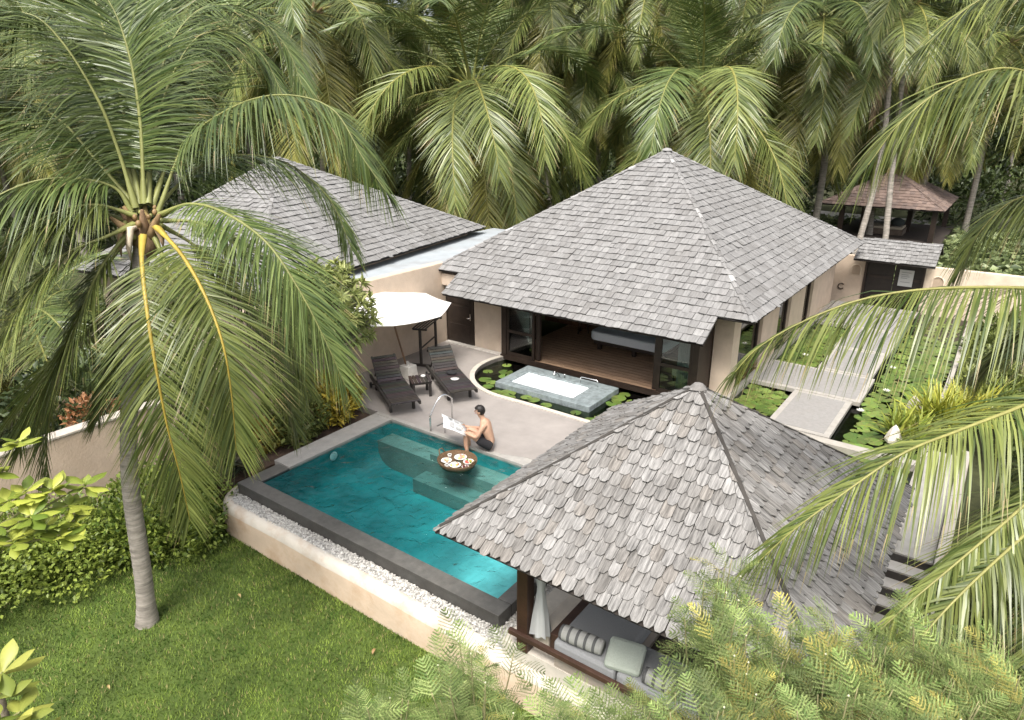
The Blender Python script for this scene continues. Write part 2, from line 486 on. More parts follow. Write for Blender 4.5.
g = MB(); lp = at(327, 458, 11.4)
g.lathe((0, 0, 0), [(.0, .0), (.085, .0), (.10, .012), (.08, .02), (0, .02)], 20, (.95, .95, .95))
o = g.build('pool_lamp', M['plain'], pool); o.matrix_local = pool.matrix_basis.inverted() @ Matrix.Translation((PX0 + .01, 8.05, -.2)) @ Matrix.Rotation(R(90), 4, 'Y')
# water surface with a few real ripples
nx, ny = 200, 130
V = []
for j in range(ny + 1):
    for i in range(nx + 1):
        x = PX0 + (PX1 - PX0) * i / nx; y = PY0 + (PY1 - PY0) * j / ny
        wv = math.exp(-((x + 7.6) / 1.3) ** 2 - ((y - 7.7) / 1.5) ** 2); dd = math.hypot(x + 8.0, y - 9.1); z = -.045 + .010 * noise.noise(Vector((x * 1.9, y * 1.9, 0))) + (.005 + .044 * wv) * noise.noise(Vector((x * 4.2 + y * 2, y * 6 - x, 3))) + .007 * wv * math.sin(dd * 14) + .003 * math.exp(-dd * .9) * math.sin(dd * 20)
        V.append((x, y, z))
g = MB(); g.add(V, [(j * (nx + 1) + i, j * (nx + 1) + i + 1, (j + 1) * (nx + 1) + i + 1, (j + 1) * (nx + 1) + i) for j in range(ny) for i in range(nx)], smooth=True)
tag(g.build('pool_water', M['poolwater']), kind='structure')

# outer retaining wall with rounded top, pebble strip
wl = thing('retaining_wall', (-7, 5.6, LZ), 'low rounded cream plaster wall between lawn and pool, stained at its foot', 'wall')
prof = [(.06, LZ - .1), (.05, -.6), (.04, -.36), (.01, -.27), (-.05, -.225), (-.12, -.215), (-.17, -.25), (-.17, -.5)]   # outward, z
path = [(.6 - .33 * i, 5.70, 0, -1) for i in range(34)]
path += [(-10.5 - .62 * math.sin(R(a)), 6.32 - .62 * math.cos(R(a)), -math.sin(R(a)), -math.cos(R(a))) for a in range(0, 91, 10)]
path += [(-11.12, 6.5 + .3 * i, -1, 0) for i in range(12)]
g = MB(); V = []
for (x, y, nx_, ny_) in path:
    for (o_, z) in prof:
        q = o_ + .018 * noise.noise(Vector((x * .9, y * .9, z * 2)))
        V.append((x + nx_ * q, y + ny_ * q, z + .012 * noise.noise(Vector((x * 1.3, y * 1.3, 7)))))
n = len(prof)
g.add(V, [(i * n + k, i * n + k + 1, (i + 1) * n + k + 1, (i + 1) * n + k) for i in range(len(path) - 1) for k in range(n - 1)], [(.60, .55, .475) if k > 1 else (.54, .425, .315) for i in range(len(path) - 1) for k in range(n - 1)], smooth=True)
g.build('wall_face', M['stainplaster'], wl)
g = MB(); g.prism([(-10.95, 6.3), (-10.85, 6.0), (-10.5, 5.84), (-4.36, 5.84), (-4.36, 6.07), (-10.78, 6.07), (-10.82, 7.0), (-10.95, 7.0)], -.6, -.255, (.5, .47, .42)); g.bb(-4.655, -4.36, 6.075, 9.9, -.6, -.256, (.5, .47, .42))
tag(g.build('pebble_bed', M['whitestone']), kind='structure')
n = 7600
P = np.stack([NP.uniform(-10.75, -4.37, n), NP.uniform(5.80, 6.065, n), NP.uniform(-.255, -.215, n)], 1)
k = n // 6
P[:k, 0] = NP.uniform(-4.65, -4.37, k); P[:k, 1] = NP.uniform(5.9, 8.0, k); P[k:k + 260, 0] = NP.uniform(-10.95, -10.8, 260); P[k:k + 260, 1] = NP.uniform(6.0, 6.9, 260)
s = NP.uniform(.011, .026, n)[:, None]
oct_ = np.array([(1, 0, 0), (0, 1, 0), (-1, 0, 0), (0, -1, 0), (0, 0, .7), (0, 0, -.7)])
rot = NP.uniform(0, 6.28, n)
V = oct_[None] * (s[:, :, None] * NP.uniform(.7, 1.3, (n, 6, 1)))
c_, s_ = np.cos(rot)[:, None], np.sin(rot)[:, None]
V = np.stack([V[..., 0] * c_ - V[..., 1] * s_, V[..., 0] * s_ + V[..., 1] * c_, V[..., 2]], -1) + P[:, None]
tri = np.array([(0, 1, 4), (1, 2, 4), (2, 3, 4), (3, 0, 4)])
F = (np.arange(n)[:, None, None] * 6 + tri[None]).reshape(-1, 3)
C = np.repeat(lerpcol((.26, .25, .23), (.66, .64, .60), NP.random(n)), 4, axis=0)
me = np_mesh('pebbles', V.reshape(-1, 3), F, C)
tag(link('pebbles', me, M['pebble']), kind='stuff', label='white pebbles along the outside of the pool edge', cat='pebbles')

# ------------------------------------------------------------------ grass
n = 120000
P = np.stack([NP.uniform(-13, -2.5, n), 5.66 - 7.6 * NP.random(n) ** 1.15, np.full(n, LZ)], 1)
keep = ~((P[:, 0] < -10.9) & (P[:, 1] > 4.6))
P = P[keep]; n = len(P)
clump = np.array([noise.noise(Vector((p[0] * .8, p[1] * .8, 0))) for p in P[::20]])
clump = np.repeat(clump, 20)[:n]
clump = np.concatenate([clump, np.zeros(n - len(clump))])
fine = np.array([noise.noise(Vector((p[0] * 3.1, p[1] * 3.1, 5))) for p in P])
h = NP.uniform(.03, .06, n)[:, None]
a = NP.uniform(0, 6.28, n)
D = np.stack([np.cos(a) * .75, np.sin(a) * .75, np.ones(n)], 1)
S = np.stack([-np.sin(a), np.cos(a), np.zeros(n)], 1) * NP.uniform(.005, .009, n)[:, None]
V = np.stack([P - S, P + S, P + D * h], 1).reshape(-1, 3)
t = np.clip(.42 + .65 * fine + NP.normal(size=n) * .22, 0, 1)
t = np.clip(t + .35 * clump, 0, 1)
C = lerpcol((.045, .095, .013), (.24, .32, .06), t)
yl = NP.random(n) < .06
C[yl] = (.30, .27, .11)
me = np_mesh('grass', V, np.arange(3 * n).reshape(n, 3), C)
tag(link('grass', me, M['grass']), 'mown green grass of the lawn below the pool', 'grass', kind='stuff')

# ------------------------------------------------------------------ shingle roofs
def shingle_face(mb, eA, eB, top, expo, tw, th, rnd, style, ext=None, cols=None, under=True, seed=1, lift=.036, top2=None):
    """triangle or trapezoid face: eave eA->eB (seen from outside left to right), apex top (top2 right end)."""
    rs = random.Random(seed)
    eA, eB, top = Vector(eA), Vector(eB), Vector(top)
    top2 = Vector(top2) if top2 is not None else top
    X = (eB - eA).normalized(); Lx = (eB - eA).length
    up = top - eA; up -= X * up.dot(X); S = up.length; Y = up.normalized()
    N = X.cross(Y).normalized()
    xa, xb = (top - eA).dot(X), (top2 - eA).dot(X)
    def lim(s):
        if s < 0 and ext: return ext[0], ext[1]
        q = max(0, min(1, s / S))
        return xa * q, Lx + (xb - Lx) * q
    k0 = -int(round(ext[2] / expo)) if ext else 0
    rows = int(S / expo) + 1
    for k in range(k0, rows):
        s0 = k * expo
        l, r = lim(s0 + 1e-4)
        x = l - rs.uniform(0, tw)
        while x < r:
            wdt = tw * rs.uniform(1 - rnd, 1 + rnd)
            x0, x1 = x + .004, x + wdt - .004
            x += wdt
            sj = rs.uniform(-.5, .5) * rnd * expo * .35
            if rs.random() < .03: sj -= expo * rs.uniform(.15, .35)
            tl = expo * 1.75
            if style == 'round':
                pr = [(0, tl), (0, expo * .34), (.2, .06 * expo), (.5, -.02 * expo), (.8, .06 * expo), (1, expo * .34), (1, tl)]
            elif style == 'hex':
                pr = [(0, tl), (0, expo * .28), (.26, 0), (.74, 0), (1, expo * .28), (1, tl)]
            else:
                pr = [(0, tl), (0, rs.uniform(0, .07) * expo), (.5, rs.uniform(-.04, .04) * expo), (1, rs.uniform(0, .07) * expo), (1, tl)]
            lf = lift * rs.uniform(.75, 1.5); tilt = rs.uniform(-.3, .3) * lf
            lw, rw = lim(s0)
            if x1 < lw or x0 > rw: continue
            ptsT, ptsB, uv = [], [], []
            ou, ov = rs.uniform(0, 50), rs.uniform(0, 50)
            ok = True
            for (u, v_) in pr:
                ss = s0 + v_ + sj
                ss = min(ss, S)
                xx = x0 + (x1 - x0) * u
                la, ra = lim(ss if ss > 0 or ext else 0)
                if ext and ss >= 0 and s0 < 0: la, ra = ext[0], ext[1]
                xx = min(max(xx, la), ra)
                q = max(0, 1 - v_ / tl)
                hgt = th * .6 + lf * q + tilt * (u - .5) * q
                p = eA + X * xx + Y * ss + N * hgt
                ptsT.append(p + N * th); ptsB.append(p)
                uv.append((ou + xx, ov + ss))
            m = len(ptsT)
            xs_ = [(p - eA).dot(X) for p in ptsT]
            if max(xs_) - min(xs_) < .02: continue
            c = rs.choice(cols); f = rs.uniform(.92, 1.07)
            c = (c[0] * f, c[1] * f, c[2] * f)
            mb.add(ptsT + ptsB, [tuple(range(m))[::-1]] + [(i, i + 1, m + i + 1, m + i) for i in range(m - 1)], c, uv + uv)
    if under:
        pts = [eA, eB, top2] + ([top] if top2 != top else [])
        d = .03
        mb.add([p for p in pts] + [p - N * d for p in pts], [tuple(range(len(pts))), tuple(range(len(pts), 2 * len(pts)))[::-1]] +
               [(i, len(pts) + i, len(pts) + (i + 1) % len(pts), (i + 1) % len(pts)) for i in range(len(pts))], (.03, .025, .022))
        if ext:
            q = [eA + X * ext[0], eA + X * ext[1]]
            lo = [p - Y * ext[2] for p in q]
            pp = [lo[0], lo[1], q[1], q[0]]
            mb.add(pp + [p - N * d for p in pp], [(0, 1, 2, 3), (7, 6, 5, 4), (0, 4, 5, 1), (1, 5, 6, 2), (3, 7, 4, 0)], (.022, .018, .015))

def hip_caps(mb, a, b, wd, step, cols, seed=3, hgt=.05):
    rs = random.Random(seed)
    a, b = Vector(a), Vector(b)
    t = (b - a); L = t.length; t /= L
    sdv = t.cross(Vector((0, 0, 1))).normalized(); n = sdv.cross(t)
    if n.z < 0: n = -n
    s = 0
    while s < L - .05:
        l = step * 1.4
        c = rs.choice(cols); f = rs.uniform(.85, 1.2); c = (c[0] * f, c[1] * f, c[2] * f)
        j = rs.uniform(-.02, .02)
        for sg in (-1, 1):
            p0 = a + t * s + n * (hgt + .028); p1 = a + t * min(s + l, L) + n * (hgt + .004)
            o_ = sdv * sg * wd * rs.uniform(.8, 1.15) - n * wd * .42
            V = [p0, p1, p1 + o_ * .9, p0 + o_]
            V2 = [q - n * .016 for q in V]
            u0 = rs.uniform(0, 40)
            fs = [(0, 1, 2, 3), (0, 3, 7, 4), (3, 2, 6, 7)]
            if sg > 0: fs = [tuple(reversed(q)) for q in fs]
            mb.add(V + V2, fs, c, [(u0 + (0 if i in (0, 1, 4, 5) else .1), u0 + (.2 if i in (1, 2, 5, 6) else 0)) for i in range(8)])
        s += step

SH = [(.212, .208, .204), (.198, .194, .19), (.222, .217, .213), (.188, .183, .178), (.206, .202, .198), (.234, .23, .225)]
SH2 = [(.215, .208, .200), (.190, .183, .175), (.228, .221, .213), (.172, .164, .155), (.205, .198, .190), (.197, .183, .168), (.245, .238, .230)]

# ------------------------------------------------------------------ main villa
villa = thing('villa', (-8.8, 18.5, 0), 'cream villa under a grey hipped shingle roof, open towards the bathtub', 'house')
FL, FR, BR, BL = Vector((-13.42, 14.5, 2.2)), Vector((-4.12, 14.5, 2.2)), Vector((-4.12, 26.5, 2.2)), Vector((-13.42, 26.5, 2.2))
AP = Vector((-8.77, 19.82, 5.41))
g = MB()
shingle_face(g, FL, FR, AP, .222, .18, .013, .16, 'sq', ext=(1.0, 8.5, .87), cols=SH, seed=1)
shingle_face(g, FR, BR, AP, .222, .19, .014, .16, 'sq', cols=SH, seed=2)
shingle_face(g, BR, BL, AP, .25, .3, .014, .16, 'sq', cols=SH, seed=3)
shingle_face(g, BL, FL, AP, .25, .3, .014, .16, 'sq', cols=SH, seed=4)
roof = g.build('roof', M['shingle'], villa)
g = MB()
for e in (FL, FR, BR, BL):
    hip_caps(g, e, AP, .06, .24, SH + [(.36, .355, .35)], seed=int(abs(e.x * 7)))
g.lathe(AP + Vector((0, 0, .0)), [(.17, .02), (.12, .07), (.0, .10)], 8, (.27, .265, .26), smooth=False)
g.build('ridge_cap', M['shingle'], roof)
g = MB()
g.bb(-13.19, -12.95, 15.0, 26.2, 0, 2.25, CREAM)               # left wall
g.bb(-12.95, -5.1, 26.0, 26.2, 0, .5, CREAM); g.bb(-12.95, -5.1, 26.0, 26.2, 1.9, 2.2, CREAM); g.bb(-12.95, -12, 26.01, 26.19, .5, 1.9, CREAM); g.bb(-6, -5.1, 26.01, 26.19, .5, 1.9, CREAM)                    # unseen back wall, its wide opening added to light the room
g.bb(-12.945, -12.9, 14.90, 15.06, 0, 2.3, CREAM2)             # beside the door
g.bb(-13.19, -12.14, 14.87, 15.1, 1.82, 2.45, CREAM2)
g.bb(-12.14, -11.02, 14.80, 15.06, 0, 2.4, CREAM2)              # panel between door and sliding doors
g.bb(-5.28, -4.82, 15.45, 15.95, 0, 2.4, (.66, .54, .42))        # right pier
g.bb(-5.08, -4.86, 17.9, 19.4, 0, 2.3, CREAM); g.bb(-5.08, -4.86, 20.6, 22.2, 0, 2.3, CREAM); g.bb(-5.08, -4.86, 23.2, 26.2, 0, 2.3, CREAM)
g.bb(-5.06, -4.88, 15.96, 17.89, 1.9, 2.3, CREAM); g.bb(-5.06, -4.88, 19.41, 20.59, 1.9, 2.3, CREAM); g.bb(-5.06, -4.88, 22.21, 23.19, 1.9, 2.3, CREAM)
g.bb(-12.94, -11.2, 18.7, 18.85, .0, 2.6, (.42, .30, .21))
g.build('wall', M['plaster'], villa)
g = MB(); g.bb(-13.3, -12.4, 14.62, 14.76, 1.76, 2.1, CREAM2); g.build('fascia', M['plaster'], villa)
g = MB()
g.bb(-11.0, -5.3, 14.62, 25.9, -.05, .05, (.40, .265, .175))
fl = g.build('floor', M['floorwood'], villa)
g = MB()
for i in range(24):
    y = 14.64 + i * .19
    g.bb(-10.98, -5.32, y, y + .006, .05, .0525, (.10, .055, .03))
g.build('board_joint', M['darkwood'], fl)
g = MB()
g.bb(-11.03, -5.3, 14.56, 14.66, -.05, .07, DWOOD)
g.build('door_sill', M['darkwood'], villa)
g = MB()
g.bb(-11.0, -5.3, 14.62, 14.78, 1.72, 2.3, DWOOD)
g.bb(-11.02, -10.86, 14.6, 14.8, .07, 1.9, DWOOD)
g.bb(-5.45, -5.3, 14.6, 15.44, .0, 2.1, DWOOD)
g.bb(-9.92, -9.8, 14.7, 14.8, .07, 1.75, DWOOD); g.bb(-6.45, -6.32, 14.7, 14.8, .07, 1.75, DWOOD)
g.build('door_frame', M['darkwood'], villa, bevel=.008)
# sliding glass leaves
for (x0, x1) in ((-10.85, -9.93), (-6.31, -5.46)):
    f = MB()
    for (a0, a1, z0, z1) in ((x0, x0 + .07, .07, 1.72), (x1 - .07, x1, .07, 1.72), (x0 + .07, x1 - .07, .07, .17), (x0 + .07, x1 - .07, .74, .82), (x0 + .07, x1 - .07, 1.64, 1.72)):
        f.bb(a0, a1, 14.63, 14.69, z0, z1, DWOOD)
    fo = f.build('sliding_door', M['darkwood'], villa)
    f = MB(); f.bb(x0 + .07, x1 - .07, 14.655, 14.665, .17, .74); f.bb(x0 + .07, x1 - .07, 14.655, 14.665, .82, 1.64)
    f.build('pane', M['glass'], fo)
f = MB(); f.bb(-13.16, -12.17, 14.78, 14.86, .03, 1.80, (.03, .021, .016))
for i in range(3):
    f.bb(-13.06, -12.27, 14.765, 14.78, .12 + i * .56, .60 + i * .56, (.026, .018, .014))
dr = f.build('door', M['darkwood'], villa, bevel=.006)
f = MB(); f.tube([(-12.26, 14.76, .86), (-12.26, 14.70, .86), (-12.36, 14.70, .86)], .014, 8, (.8, .8, .8)); f.bb(-12.285, -12.24, 14.752, 14.764, .78, .98, (.7, .7, .7))
f.build('handle', M['metal'], dr)
f = MB(); f.bb(-13.15, -11.05, 14.6, 14.775, .0, .03, (.5, .47, .43)); f.build('door_step', M['whitestone'], villa)
# side windows
for (y0, y1) in ((15.96, 17.89), (19.41, 20.59), (22.21, 23.19)):
    f = MB()
    f.bb(-5.02, -4.94, y0 + .0, y0 + .08, 0, 1.9, DWOOD); f.bb(-5.02, -4.94, y1 - .08, y1, 0, 1.9, DWOOD); f.bb(-5.02, -4.94, y0 + .08, y1 - .08, 1.8, 1.9, DWOOD); f.bb(-5.02, -4.94, y0 + .08, y1 - .08, 0, .12, DWOOD)
    fo = f.build('window', M['darkwood'], villa)
    f = MB(); f.bb(-4.985, -4.975, y0 + .08, y1 - .08, .12, 1.8); f.build('pane', M['glass'], fo)

# ------------------------------------------------------------------ things inside the villa
bed = thing('bed', (-8.0, 16.8, .05), 'wide bed with pale blue grey cover on the wooden villa floor', 'bed')
def rounded(x0, x1, y0, y1, r, n=6):
    P = []
    for cx, cy, a in ((x1 - r, y1 - r, 0), (x0 + r, y1 - r, 90), (x0 + r, y0 + r, 180), (x1 - r, y0 + r, 270)):
        P += [(cx + r * math.cos(R(a + 90 * i / n)), cy + r * math.sin(R(a + 90 * i / n))) for i in range(n + 1)]
    return P
g = MB(); g.prism(rounded(-9.25, -6.95, 16.42, 18.5, .22), .36, .62, (.70, .75, .80)); g.build('mattress', M['fabric'], bed, bevel=.05)
g = MB(); g.prism(rounded(-9.15, -6.95, 16.52, 18.5, .05), .24, .357, DWOOD); g.build('bed_frame', M['darkwood'], bed, bevel=.01)
for x, y in ((-9.0, 16.65), (-7.9, 16.65), (-9.0, 18.3), (-7.1, 18.3)):
    g = MB(); g.bb(x - .05, x + .05, y - .05, y + .05, .05, .238, DWOOD); g.build('leg', M['darkwood'], bed)
g = MB(); g.blob((-7.45, 18.05, .70), (.32, .2, .09), (.7, .7, .7), 1); g.build('pillow', M['fabric'], bed)
st = thing('stool', (-10.2, 17.7, .05), 'small round white stool on the floor left of the bed', 'stool')
g = MB(); g.lathe((-10.2, 17.7, .05), [(.02, .38), (.21, .38), (.23, .42), (.21, .47), (.0, .48)], 20, (.72, .72, .70)); g.build('seat', M['fabric'], st)
for k in range(3):
    a = k * 2.1 + .3
    g = MB(); g.tube([(-10.2 + .15 * math.cos(a), 17.7 + .15 * math.sin(a), .40), (-10.2 + .2 * math.cos(a), 17.7 + .2 * math.sin(a), .05)], .018, 8, DWOOD); g.build('leg', M['darkwood'], st)
cb = thing('sideboard', (-10.9, 18.4, .05), 'low brown timber sideboard against the inner villa wall', 'cabinet')
g = MB(); g.bb(-11.9, -10.35, 18.15, 18.69, .05, .9, (.13, .06, .035)); g.build('body', M['darkwood'], cb, bevel=.01)
for i in range(3):
    g = MB(); g.bb(-11.86 + i * .5, -11.4 + i * .5, 18.125, 18.15, .12, .84, (.16, .08, .045)); d_ = g.build('door', M['darkwood'], cb)
    g = MB(); g.bb(-11.46 + i * .5, -11.44 + i * .5, 18.105, 18.125, .42, .55, (.6, .6, .6)); g.build('handle', M['metal'], d_)
def curtain(name, x0, x1, y, z0, z1, label, col):
    g = MB(); V = []; n = 36
    for i in range(n + 1):
        x = x0 + (x1 - x0) * i / n
        yy = y + .035 * math.sin(i * 1.55) + .01 * math.sin(i * .7)
        V += [(x, yy, z0), (x, yy + .01 * math.sin(i * 2.2), (z0 + z1) / 2), (x, yy, z1)]
    g.add(V, [(3 * i + k, 3 * i + 3 + k, 3 * i + 4 + k, 3 * i + 1 + k) for i in range(n) for k in range(2)], col, smooth=True)
    o = g.build(name, M['canvas'])
    so_ = o.modifiers.new('thickness', 'SOLIDIFY'); so_.thickness = .006
    return tag(o, label, 'curtain')
curtain('curtain', -10.8, -10.3, 14.95, .08, 1.9, 'pale curtain gathered behind the left glass door', (.62, .66, .64))
curtain('curtain', -5.95, -5.5, 14.98, .08, 1.9, 'pale curtain gathered behind the right glass door', (.6, .6, .58))
ar = thing('armchair', (-5.95, 15.9, .05), 'pale armchair seen behind the right glass door', 'armchair')
g = MB(); g.bb(-6.3, -5.6, 15.5, 16.2, .2, .42, (.5, .46, .38)); g.build('seat', M['fabric'], ar, bevel=.04)
g = MB(); g.box((-5.95, 16.22, .62), (.7, .14, .55), (.48, .44, .36), Matrix.Rotation(R(-12), 3, 'X')); g.build('backrest', M['fabric'], ar, bevel=.03)
for x in (-6.25, -5.65):
    for y in (15.55, 16.15):
        g = MB(); g.bb(x - .02, x + .02, y - .02, y + .02, .05, .2, DWOOD); g.build('leg', M['darkwood'], ar)

# ------------------------------------------------------------------ bathtub in the pond
bt = thing('bathtub', (-8.4, 13.4, -.1), 'rectangular grey stone bathtub full of foamy water beside the lily pond', 'bathtub')
BX0, BX1, BY0, BY1 = -9.9, -7.15, 12.84, 14.32
ix0, ix1, iy0, iy1 = -9.64, -7.75, 13.1, 13.98
g = MB()
BS = (.20, .23, .235)
g.bb(BX0, BX1, BY0, iy0, -.4, .05, BS); g.bb(BX0, BX1, iy1, BY1, -.4, .05, BS); g.bb(BX0, ix0, iy0 + .002, iy1 - .002, -.4, .049, BS); g.bb(ix1, BX1, iy0 + .002, iy1 - .002, -.4, .049, BS)
g.build('rim', M['bluestone'], bt, bevel=.01)
V = []
for j in range(21):
    for i in range(41):
        x = ix0 - .01 + (ix1 - ix0 + .02) * i / 40; y = iy0 - .01 + (iy1 - iy0 + .02) * j / 20
        V.append((x, y, -.005 + .02 * noise.noise(Vector((x * 6, y * 6, 1)))))
g = MB(); g.add(V, [(j * 41 + i, j * 41 + i + 1, (j + 1) * 41 + i + 1, (j + 1) * 41 + i) for j in range(20) for i in range(40)], (.83, .86, .88), smooth=True)
g.build('foam', M['foam'], bt)
for x in (-8.9, -8.6):
    g = MB(); g.lathe((x, 14.1, .05), [(.022, 0), (.022, .08), (.035, .081), (.035, .11), (0, .115)], 10, (.7, .7, .7)); g.build('tap_handle', M['metal'], bt)
g = MB(); g.tube([(-8.75, 14.1, .05), (-8.75, 13.98, .2), (-8.75, 13.9, .23), (-8.75, 13.8, .2)], .018, 8, (.7, .7, .7))
g.build('spout', M['metal'], bt)
g = MB(); g.tube([(-8.1, 14.05, .05), (-8.1, 14.05, .19), (-8.06, 14.05, .22), (-7.64, 14.05, .22), (-7.6, 14.05, .19), (-7.6, 14.05, .05)], .014, 8, (.8, .8, .8))
g.build('grip', M['metal'], bt)

# ------------------------------------------------------------------ lily ponds: path, water, pads
g = MB(); g.add([(-4.85, 10.7, -.12), (-.55, 10.7, -.12), (-.55, 26.9, -.12), (-4.85, 26.9, -.12)], [(0, 1, 2, 3)])
tag(g.build('lily_pond_water', M['pondwater']), kind='structure')
g = MB(); g.add([(-4.9, 10.6, -.5), (-.5, 10.6, -.5), (-.5, 27, -.5), (-4.9, 27, -.5)], [(0, 1, 2, 3)], (.02, .025, .016))
tag(g.build('lily_pond_bed', M['soil']), kind='structure')
g = MB()
g.bb(-4.86, -4.74, 14.9, 26.5, -.4, .03, (.35, .325, .285))
g.bb(-.62, -.5, 10.9, 26.5, -.4, .03, (.35, .325, .285))
g.bb(-3.7, -.62, 14.2, 14.45, -.4, .02, (.35, .325, .285))
tag(g.build('lily_pond_kerb', M['whitestone']), kind='structure')
pt = MB(); sl_ = MB()
def slab(x0, x1, y0, y1, z=.03):
    b = .13
    pt.bb(x0, x1, y0, y1, -.08, z, (.33, .31, .28))
    sl_.bb(x0 + b, x1 - b, y0 + b, y1 - b, z, z + .006, (.25, .24, .228))
for s in ((-3.6, -2.28, 14.5, 16.86), (-4.74, -2.12, 16.9, 18.78), (-3.55, -2.2, 18.82, 21.0), (-3.6, -2.15, 21.04, 23.4), (-4.7, -2.1, 23.44, 26.6)): slab(*s)
tag(pt.build('pond_path', M['whitestone'], bevel=.01), kind='structure')
tag(sl_.build('pond_path_inset', M['path']), kind='structure')

def pad_mesh(seed):
    rs = random.Random(seed); g = MB(); n = 18
    V = [(0, 0, 0)]
    for i in range(n + 1):
        a = R(12 + 336 * i / n); r = 1 + rs.uniform(-.05, .05)
        V.append((r * math.cos(a), r * math.sin(a), .06 * rs.random() + (.10 if rs.random() < .15 else 0)))
    cs = [(.115, .17, .035), (.085, .135, .028), (.145, .195, .045)]
    g.add(V, [(0, i, i + 1) for i in range(1, n + 1)], [tuple(q * rs.uniform(.85, 1.15) for q in cs[seed % 3]) for _ in range(n)], smooth=True)
    return g.mesh('lily_pad')
pads = [pad_mesh(i) for i in range(6)]
for pmx in pads: pmx.materials.append(M['pad'])
def scatter_pads(n, region, z, r0, r1, label, group, seed, bad=lambda x, y: False):
    rs = random.Random(seed); pts = []; tries = 0
    while len(pts) < n and tries < 6000:
        tries += 1
        x, y = rs.uniform(region[0], region[1]), rs.uniform(region[2], region[3]); r = rs.uniform(r0, r1)
        if bad(x, y): continue
        if any((x - a) ** 2 + (y - b) ** 2 < (.74 * (r + c)) ** 2 for a, b, c in pts): continue
        pts.append((x, y, r))
    for (x, y, r) in pts:
        o = bpy.data.objects.new('lily_pad', rs.choice(pads)); COL.objects.link(o)
        o.location = (x, y, z + rs.uniform(0, .012)); o.scale = (r, r, r * .5); o.rotation_euler = (rs.uniform(-.03, .03), rs.uniform(-.03, .03), rs.uniform(0, 6.28))
        tag(o, label, 'lily pad', group)
def bad_front(x, y):
    if BX0 - .15 < x < BX1 + .15 and y > BY0 - .12: return True
    d = math.hypot(x + 9.3, y - 14.0)
    if x < -9.3 and (d > 1.55): return True
    if x >= -9.3 and y < 12.46: return True
    return y > 14.4 or (x > -9.9 and y > 13.9 and x < -9.7)
scatter_pads(40, (-10.9, -5.2, 12.4, 14.3), -.085, .13, .21, 'round green lily pad floating in the pond around the bathtub', 'lily pads around the bathtub', 5, bad_front)
scatter_pads(48, (-4.6, -3.75, 14.6, 16.8), -.115, .12, .2, 'round green lily pad in the square of water left of the front path slab', 'lily pads left of the front path slab', 6)
scatter_pads(52, (-4.6, -3.7, 18.95, 23.3), -.115, .13, .23, 'round green lily pad in the pond left of the far path slabs', 'lily pads left of the far path slabs', 7)
scatter_pads(160, (-1.98, -.72, 12.0, 24), -.115, .12, .26, 'round green lily pad in the long pond right of the stone path', 'lily pads right of the path', 8)
# the many small pads between the big ones
rs = random.Random(19); g = MB(); cs_ = [(.13, .19, .035), (.10, .15, .03), (.17, .22, .05), (.15, .15, .05)]
for k in range(900):
    zone = rs.choice(((-4.68, -3.66, 14.55, 16.85), (-4.68, -3.62, 18.85, 23.4), (-2.1, -.66, 11.4, 26.2), (-2.1, -.66, 11.4, 26.2), (-2.1, -.66, 11.4, 26.2)))
    x, y, q = rs.uniform(zone[0] + .06, zone[1] - .06), rs.uniform(zone[2] + .06, zone[3] - .06), rs.uniform(.045, .10); a0 = rs.uniform(0, 6.28)
    zz_ = -.117 + rs.uniform(0, .004); tl = rs.uniform(-.08, .08)
    V = [(x, y, zz_)] + [(x + q * math.cos(a0 + R(14 + 332 * i / 10)), y + q * math.sin(a0 + R(14 + 332 * i / 10)), zz_ + .002 + abs(tl) * q * (1 + math.cos(a0 + i * .6)) * .5) for i in range(11)]
    c = rs.choice(cs_); f = rs.uniform(.7, 1.2)
    g.add(V, [(0, i, i + 1) for i in range(1, 11)], (c[0] * f, c[1] * f, c[2] * f))
tag(g.build('small_lily_pads', M['pad']), 'many small lily pads filling the ponds either side of the path', 'lily pads', kind='stuff')
def lily(x, y, lab):
    g = MB()
    for ring, (n, l, el) in enumerate(((9, .11, 25), (7, .09, 50), (5, .06, 72))):
        for k in range(n):
            a = 2 * math.pi * k / n + ring * .4; ce, se = math.cos(R(el)), math.sin(R(el))
            d = Vector((math.cos(a) * ce, math.sin(a) * ce, se)); s = Vector((-math.sin(a), math.cos(a), 0)) * l * .22
            g.add([(0, 0, 0), d * l * .5 + s, d * l, d * l * .5 - s], [(0, 1, 2, 3)], (.85, .84, .78))
    o = g.build('water_lily', M['petal']); o.location = (x, y, -.06)
    tag(o, lab, 'flower')
lily(*gnd(886, 393, -.1)[:2], 'white water lily furthest from the camera right of the stone path')
lily(*gnd(860, 413, -.1)[:2], 'white water lily nearest to the gazebo roof right of the path')
lily(*gnd(805, 357, -.1)[:2], 'white water lily on the pads left of the stone path')
lily(*gnd(892, 370, -.1)[:2], 'white water lily half under the drooping palm frond')

